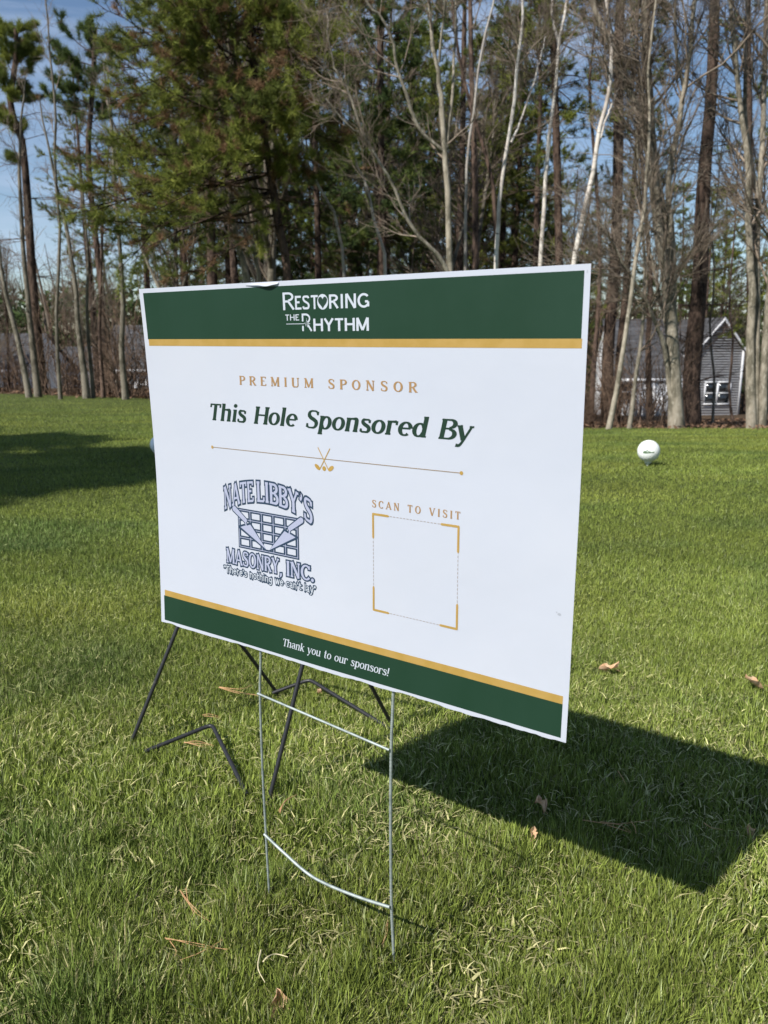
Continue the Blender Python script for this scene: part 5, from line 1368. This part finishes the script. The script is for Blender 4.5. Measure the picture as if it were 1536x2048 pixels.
# ------------------------------------------------------------------ tee markers
def tee_marker(u, v, rad_px, label, logo=True):
    d0 = onz(u, v, 0); Y = d0[1]; r_ = rad_px * Y / FPX
    z0 = float(terr(d0[0], Y)) + 0.012
    d0 = at(u, v, Y)
    z0 = max(z0, 0) if False else z0
    o = empty('tee_marker', (float(d0[0]), float(Y), z0)); prop(o, label, 'tee marker')
    # golf ball shell with shallow dimples
    n1, n2 = 64, 96
    th_ = np.linspace(0, np.pi, n1)[:, None]; ph = np.linspace(0, 2 * np.pi, n2, endpoint=False)[None]
    dim = np.zeros((n1, n2))
    N = 240; kk = np.arange(N) + .5; zz = 1 - 2 * kk / N; aa = np.pi * (1 + 5 ** .5) * kk
    C_ = np.stack([np.sqrt(1 - zz ** 2) * np.cos(aa), np.sqrt(1 - zz ** 2) * np.sin(aa), zz], 1)
    D_ = np.stack([np.sin(th_) * np.cos(ph), np.sin(th_) * np.sin(ph), np.cos(th_) + 0 * ph], -1)
    dm = (D_.reshape(-1, 3) @ C_.T).max(1).reshape(n1, n2)
    ang_ = np.arccos(np.clip(dm, -1, 1)); dim = -0.022 * np.clip(1 - (ang_ / 0.095) ** 2, 0, 1)
    Pp = D_ * (1 + dim)[..., None] * r_ + np.array([0, 0, r_ + 0.015])
    i = np.arange(n1 * n2).reshape(n1, n2)
    q = np.stack([i[:-1], i[1:], np.roll(i, -1, 1)[1:], np.roll(i, -1, 1)[:-1]], -1).reshape(-1, 4)
    g = Geo(); g.add(Pp.reshape(-1, 3), Q=q); g.build('ball', M['marker'], o, True)
    g = Geo()
    g.tubes(np.array([[[0, 0, -0.08], [0, 0, 0.0], [0, 0, 0.012], [0, 0, 0.03]]]), np.array([[0.008, 0.011, r_ * 0.32, r_ * 0.42]]), 20)
    g.build('stem', M['marker'], o, True)
    if logo:
        # emblem on the side that faces the tee: a low green hill with fine slanted rays above
        fwd = norm(np.array([0, 0, CAMZ]) - (np.array(o.location) + [0, 0, r_]))
        rt = norm(np.cross(np.array([0, 0, 1.0]), fwd)); up_ = np.cross(fwd, rt)
        ctr = np.array([0, 0, r_ + 0.015])
        def sph(a, b, k=1.012):
            b = b + 0.06 
            p = fwd + rt * a * 1.35 + up_ * b * 1.5; return ctr + norm(p) * r_ * k
        g = Geo(); tp = [(-.40, -.10), (-.30, -.06), (-.18, -.06), (-.08, .03), (.0, -.06), (.12, -.10), (.28, -.12), (.40, -.06)]
        bt = [(a, -.20 + .03 * math.sin(a * 5)) for a, _ in tp]
        Vv_ = [sph(*p) for p in tp] + [sph(*p) for p in bt]; n = len(tp)
        g.add(Vv_, Q=[(k, n + k, n + k + 1, k + 1) for k in range(n - 1)]); g.build('emblem', M['marker_logo'], o)
        g = Geo()
        for k in range(7):
            a = -.30 + k * .13
            p0, p1 = (a, .04 + .02 * k), (a + .26, .52 - .02 * k * k * .5)
            Vv_ = []
            for q_ in range(7):
                a_, b_ = p0[0] + (p1[0] - p0[0]) * q_ / 6, p0[1] + (p1[1] - p0[1]) * q_ / 6
                Vv_ += [sph(a_ - .016, b_, 1.016), sph(a_ + .016, b_, 1.016)]
            g.add(Vv_, Q=[(2 * q_, 2 * q_ + 1, 2 * q_ + 3, 2 * q_ + 2) for q_ in range(6)])
        g.build('emblem_lines', M['marker_line'], o)
    return o
tee_marker(1296, 921, 22.0, 'white golf ball shaped tee marker on the lawn right of the sign')
tee_marker(321, 905, 19.5, 'shaded tee marker peeking out from behind the left edge of the sign', logo=False)

# ------------------------------------------------------------------ leaves, pine needles and stalks lying in the turf
def leaf_mesh(seed, L_=0.05):
    r = np.random.default_rng(seed); nu_, nv_ = 9, 5; g = Geo(); V_ = []
    for i in range(nu_):
        t = i / (nu_ - 1); wdt = L_ * 0.34 * math.sin(math.pi * min(1, t * 0.94 + 0.04)) ** 0.7 * (1 + 0.28 * math.sin(i * 2.4 + seed))
        for j in range(nv_):
            s = (j / (nv_ - 1) - .5) * 2
            V_.append((s * wdt, (t - .5) * L_, 0.012 * abs(s) ** 1.5 * (1 + .5 * math.sin(i + seed)) + 0.010 * math.sin(t * 3 + seed) + r.normal(0, .0006)))
    i = np.arange(nu_ * nv_).reshape(nu_, nv_)
    g.add(V_, Q=np.stack([i[:-1, :-1], i[:-1, 1:], i[1:, 1:], i[1:, :-1]], -1).reshape(-1, 4))
    g.tubes(np.array([[[0, -L_ * .5, .004], [0.003, -L_ * .75, 0.0]]]), np.array([[.0008, .0005]]), 4)
    return g.mesh('dry_leaf')
def leaf(u, v, L_, label, rx, ry, rz, seed, z=0.006, tint=1):
    me = leaf_mesh(seed, L_); p = onz(u, v, z)
    o = new_obj('dry_leaf', me, M['leaf'], None, True); o.location = tuple(p); o.rotation_euler = (rx, ry, rz)
    prop(o, label, 'leaf'); return o
leaf(556, 2012, 0.040, 'curled tan leaf standing in the grass at the bottom of the photo', 1.05, 0.15, 0.35, 1, z=0.004)
leaf(1216, 1337, 0.045, 'dry tan leaf on the sunlit lawn right of the sign', 0.2, 0.1, 1.3, 2, z=0.0)
leaf(1499, 1668, 0.022, 'small brown leaf inside the shadow near the right edge', 0.3, 0.1, 0.4, 4, z=0.0)
leaf(1078, 1618, 0.024, 'crumpled leaf in the middle of the sign shadow', 0.2, 0.3, 0.9, 6, z=0.0)
leaf(638, 1382, 0.016, 'small pale leaf behind the stand leg under the sign', 0.2, 0.1, 0.5, 9, z=0.0)
leaf(1508, 1368, 0.05, 'tan leaf at the far right edge on the lit lawn', 0.15, 0.1, 1.4, 11, z=0.0)
leaf(1062, 1672, 0.018, 'shredded straw coloured leaf on the near rim of the sign shadow', 0.6, 0.1, 0.1, 12, z=0.006)
def needle_bundle(tracks, label, mt_='dry_needle', r_=0.0009, z=0.012, nm='pine_needle_bundle', cat='pine needles'):
    p0 = onz(*tracks[0][0], z); o = empty(nm, tuple(p0)); prop(o, label, cat)
    for tk in tracks:
        n = len(tk); P_ = np.array([onz(u, v, z + 0.004 * math.sin(k * 2.0)) for k, (u, v) in enumerate(tk)]) - p0
        g = Geo(); g.tubes(resample(P_, 10)[None], np.linspace(r_, r_ * .45, 10)[None], 4)
        g.build('needle' if cat == 'pine needles' else 'blade', M[mt_], o)
    return o
needle_bundle([[(438, 1374), (470, 1382), (515, 1391)], [(438, 1375), (475, 1386), (512, 1389)], [(440, 1374), (480, 1378), (505, 1370)]], 'tan pine needles lying left of the stake below the sign edge', r_=.0011)
needle_bundle([[(408, 1432), (425, 1433), (442, 1437)], [(405, 1430), (420, 1428), (440, 1434)]], 'short pine needles by the peak of the front foot bar')
needle_bundle([[(368, 1485), (395, 1487), (425, 1489)], [(368, 1486), (395, 1482), (428, 1492)], [(370, 1484), (400, 1492), (418, 1491)]], 'orange pine needles lying under the front foot bar', r_=.001)
needle_bundle([[(559, 1624), (568, 1605), (594, 1588)], [(557, 1622), (572, 1600), (592, 1590)], [(560, 1626), (565, 1612), (575, 1598)]], 'orange curved pine needles right of the left stake leg', r_=.001)
needle_bundle([[(360, 1780), (372, 1800), (395, 1828), (420, 1843)], [(362, 1782), (380, 1806), (418, 1842)], [(372, 1776), (376, 1800), (388, 1828)]], 'reddish pine needles in the near grass left of the stake', r_=.0008)
needle_bundle([[(330, 1876), (352, 1880), (400, 1893), (458, 1898)], [(332, 1878), (380, 1884), (455, 1900)], [(340, 1882), (352, 1900), (350, 1912)], [(445, 1880), (400, 1905), (360, 1920)]], 'long pale pine needles near the bottom left of centre', r_=.0008)
needle_bundle([[(774, 1842), (770, 1870), (765, 1888)], [(776, 1840), (774, 1866), (764, 1890)]], 'upright orange needle pair next to the right stake leg', r_=.0007)
needle_bundle([[(1165, 1640), (1230, 1648), (1300, 1640)], [(1200, 1643), (1240, 1650), (1262, 1664)], [(1262, 1642), (1270, 1655), (1272, 1668)], [(1215, 1650), (1240, 1658), (1262, 1666)]], 'criss crossed pine needles in the middle of the sign shadow', r_=.001)
needle_bundle([[(1408, 1646), (1425, 1656), (1445, 1659)], [(1236, 1542), (1245, 1556), (1252, 1570)]], 'two stray needles in the right part of the sign shadow', r_=.001)
needle_bundle([[(536, 1806), (538, 1830), (537, 1842)]], 'straight pale stalk at the foot of the left stake leg', 'straw', .0009, 0.0, 'dry_stalk', 'grass stalk')
needle_bundle([[(526, 1924), (535, 1914), (552, 1908), (576, 1914)]], 'broad pale arched grass blade near the bottom centre', 'straw', .0016, 0.02, 'dry_stalk', 'grass stalk')
needle_bundle([[(522, 1900), (516, 1935), (530, 1965)]], 'pale bent stalk just left of the curled tan leaf', 'straw', .0013, 0.02, 'dry_stalk', 'grass stalk')
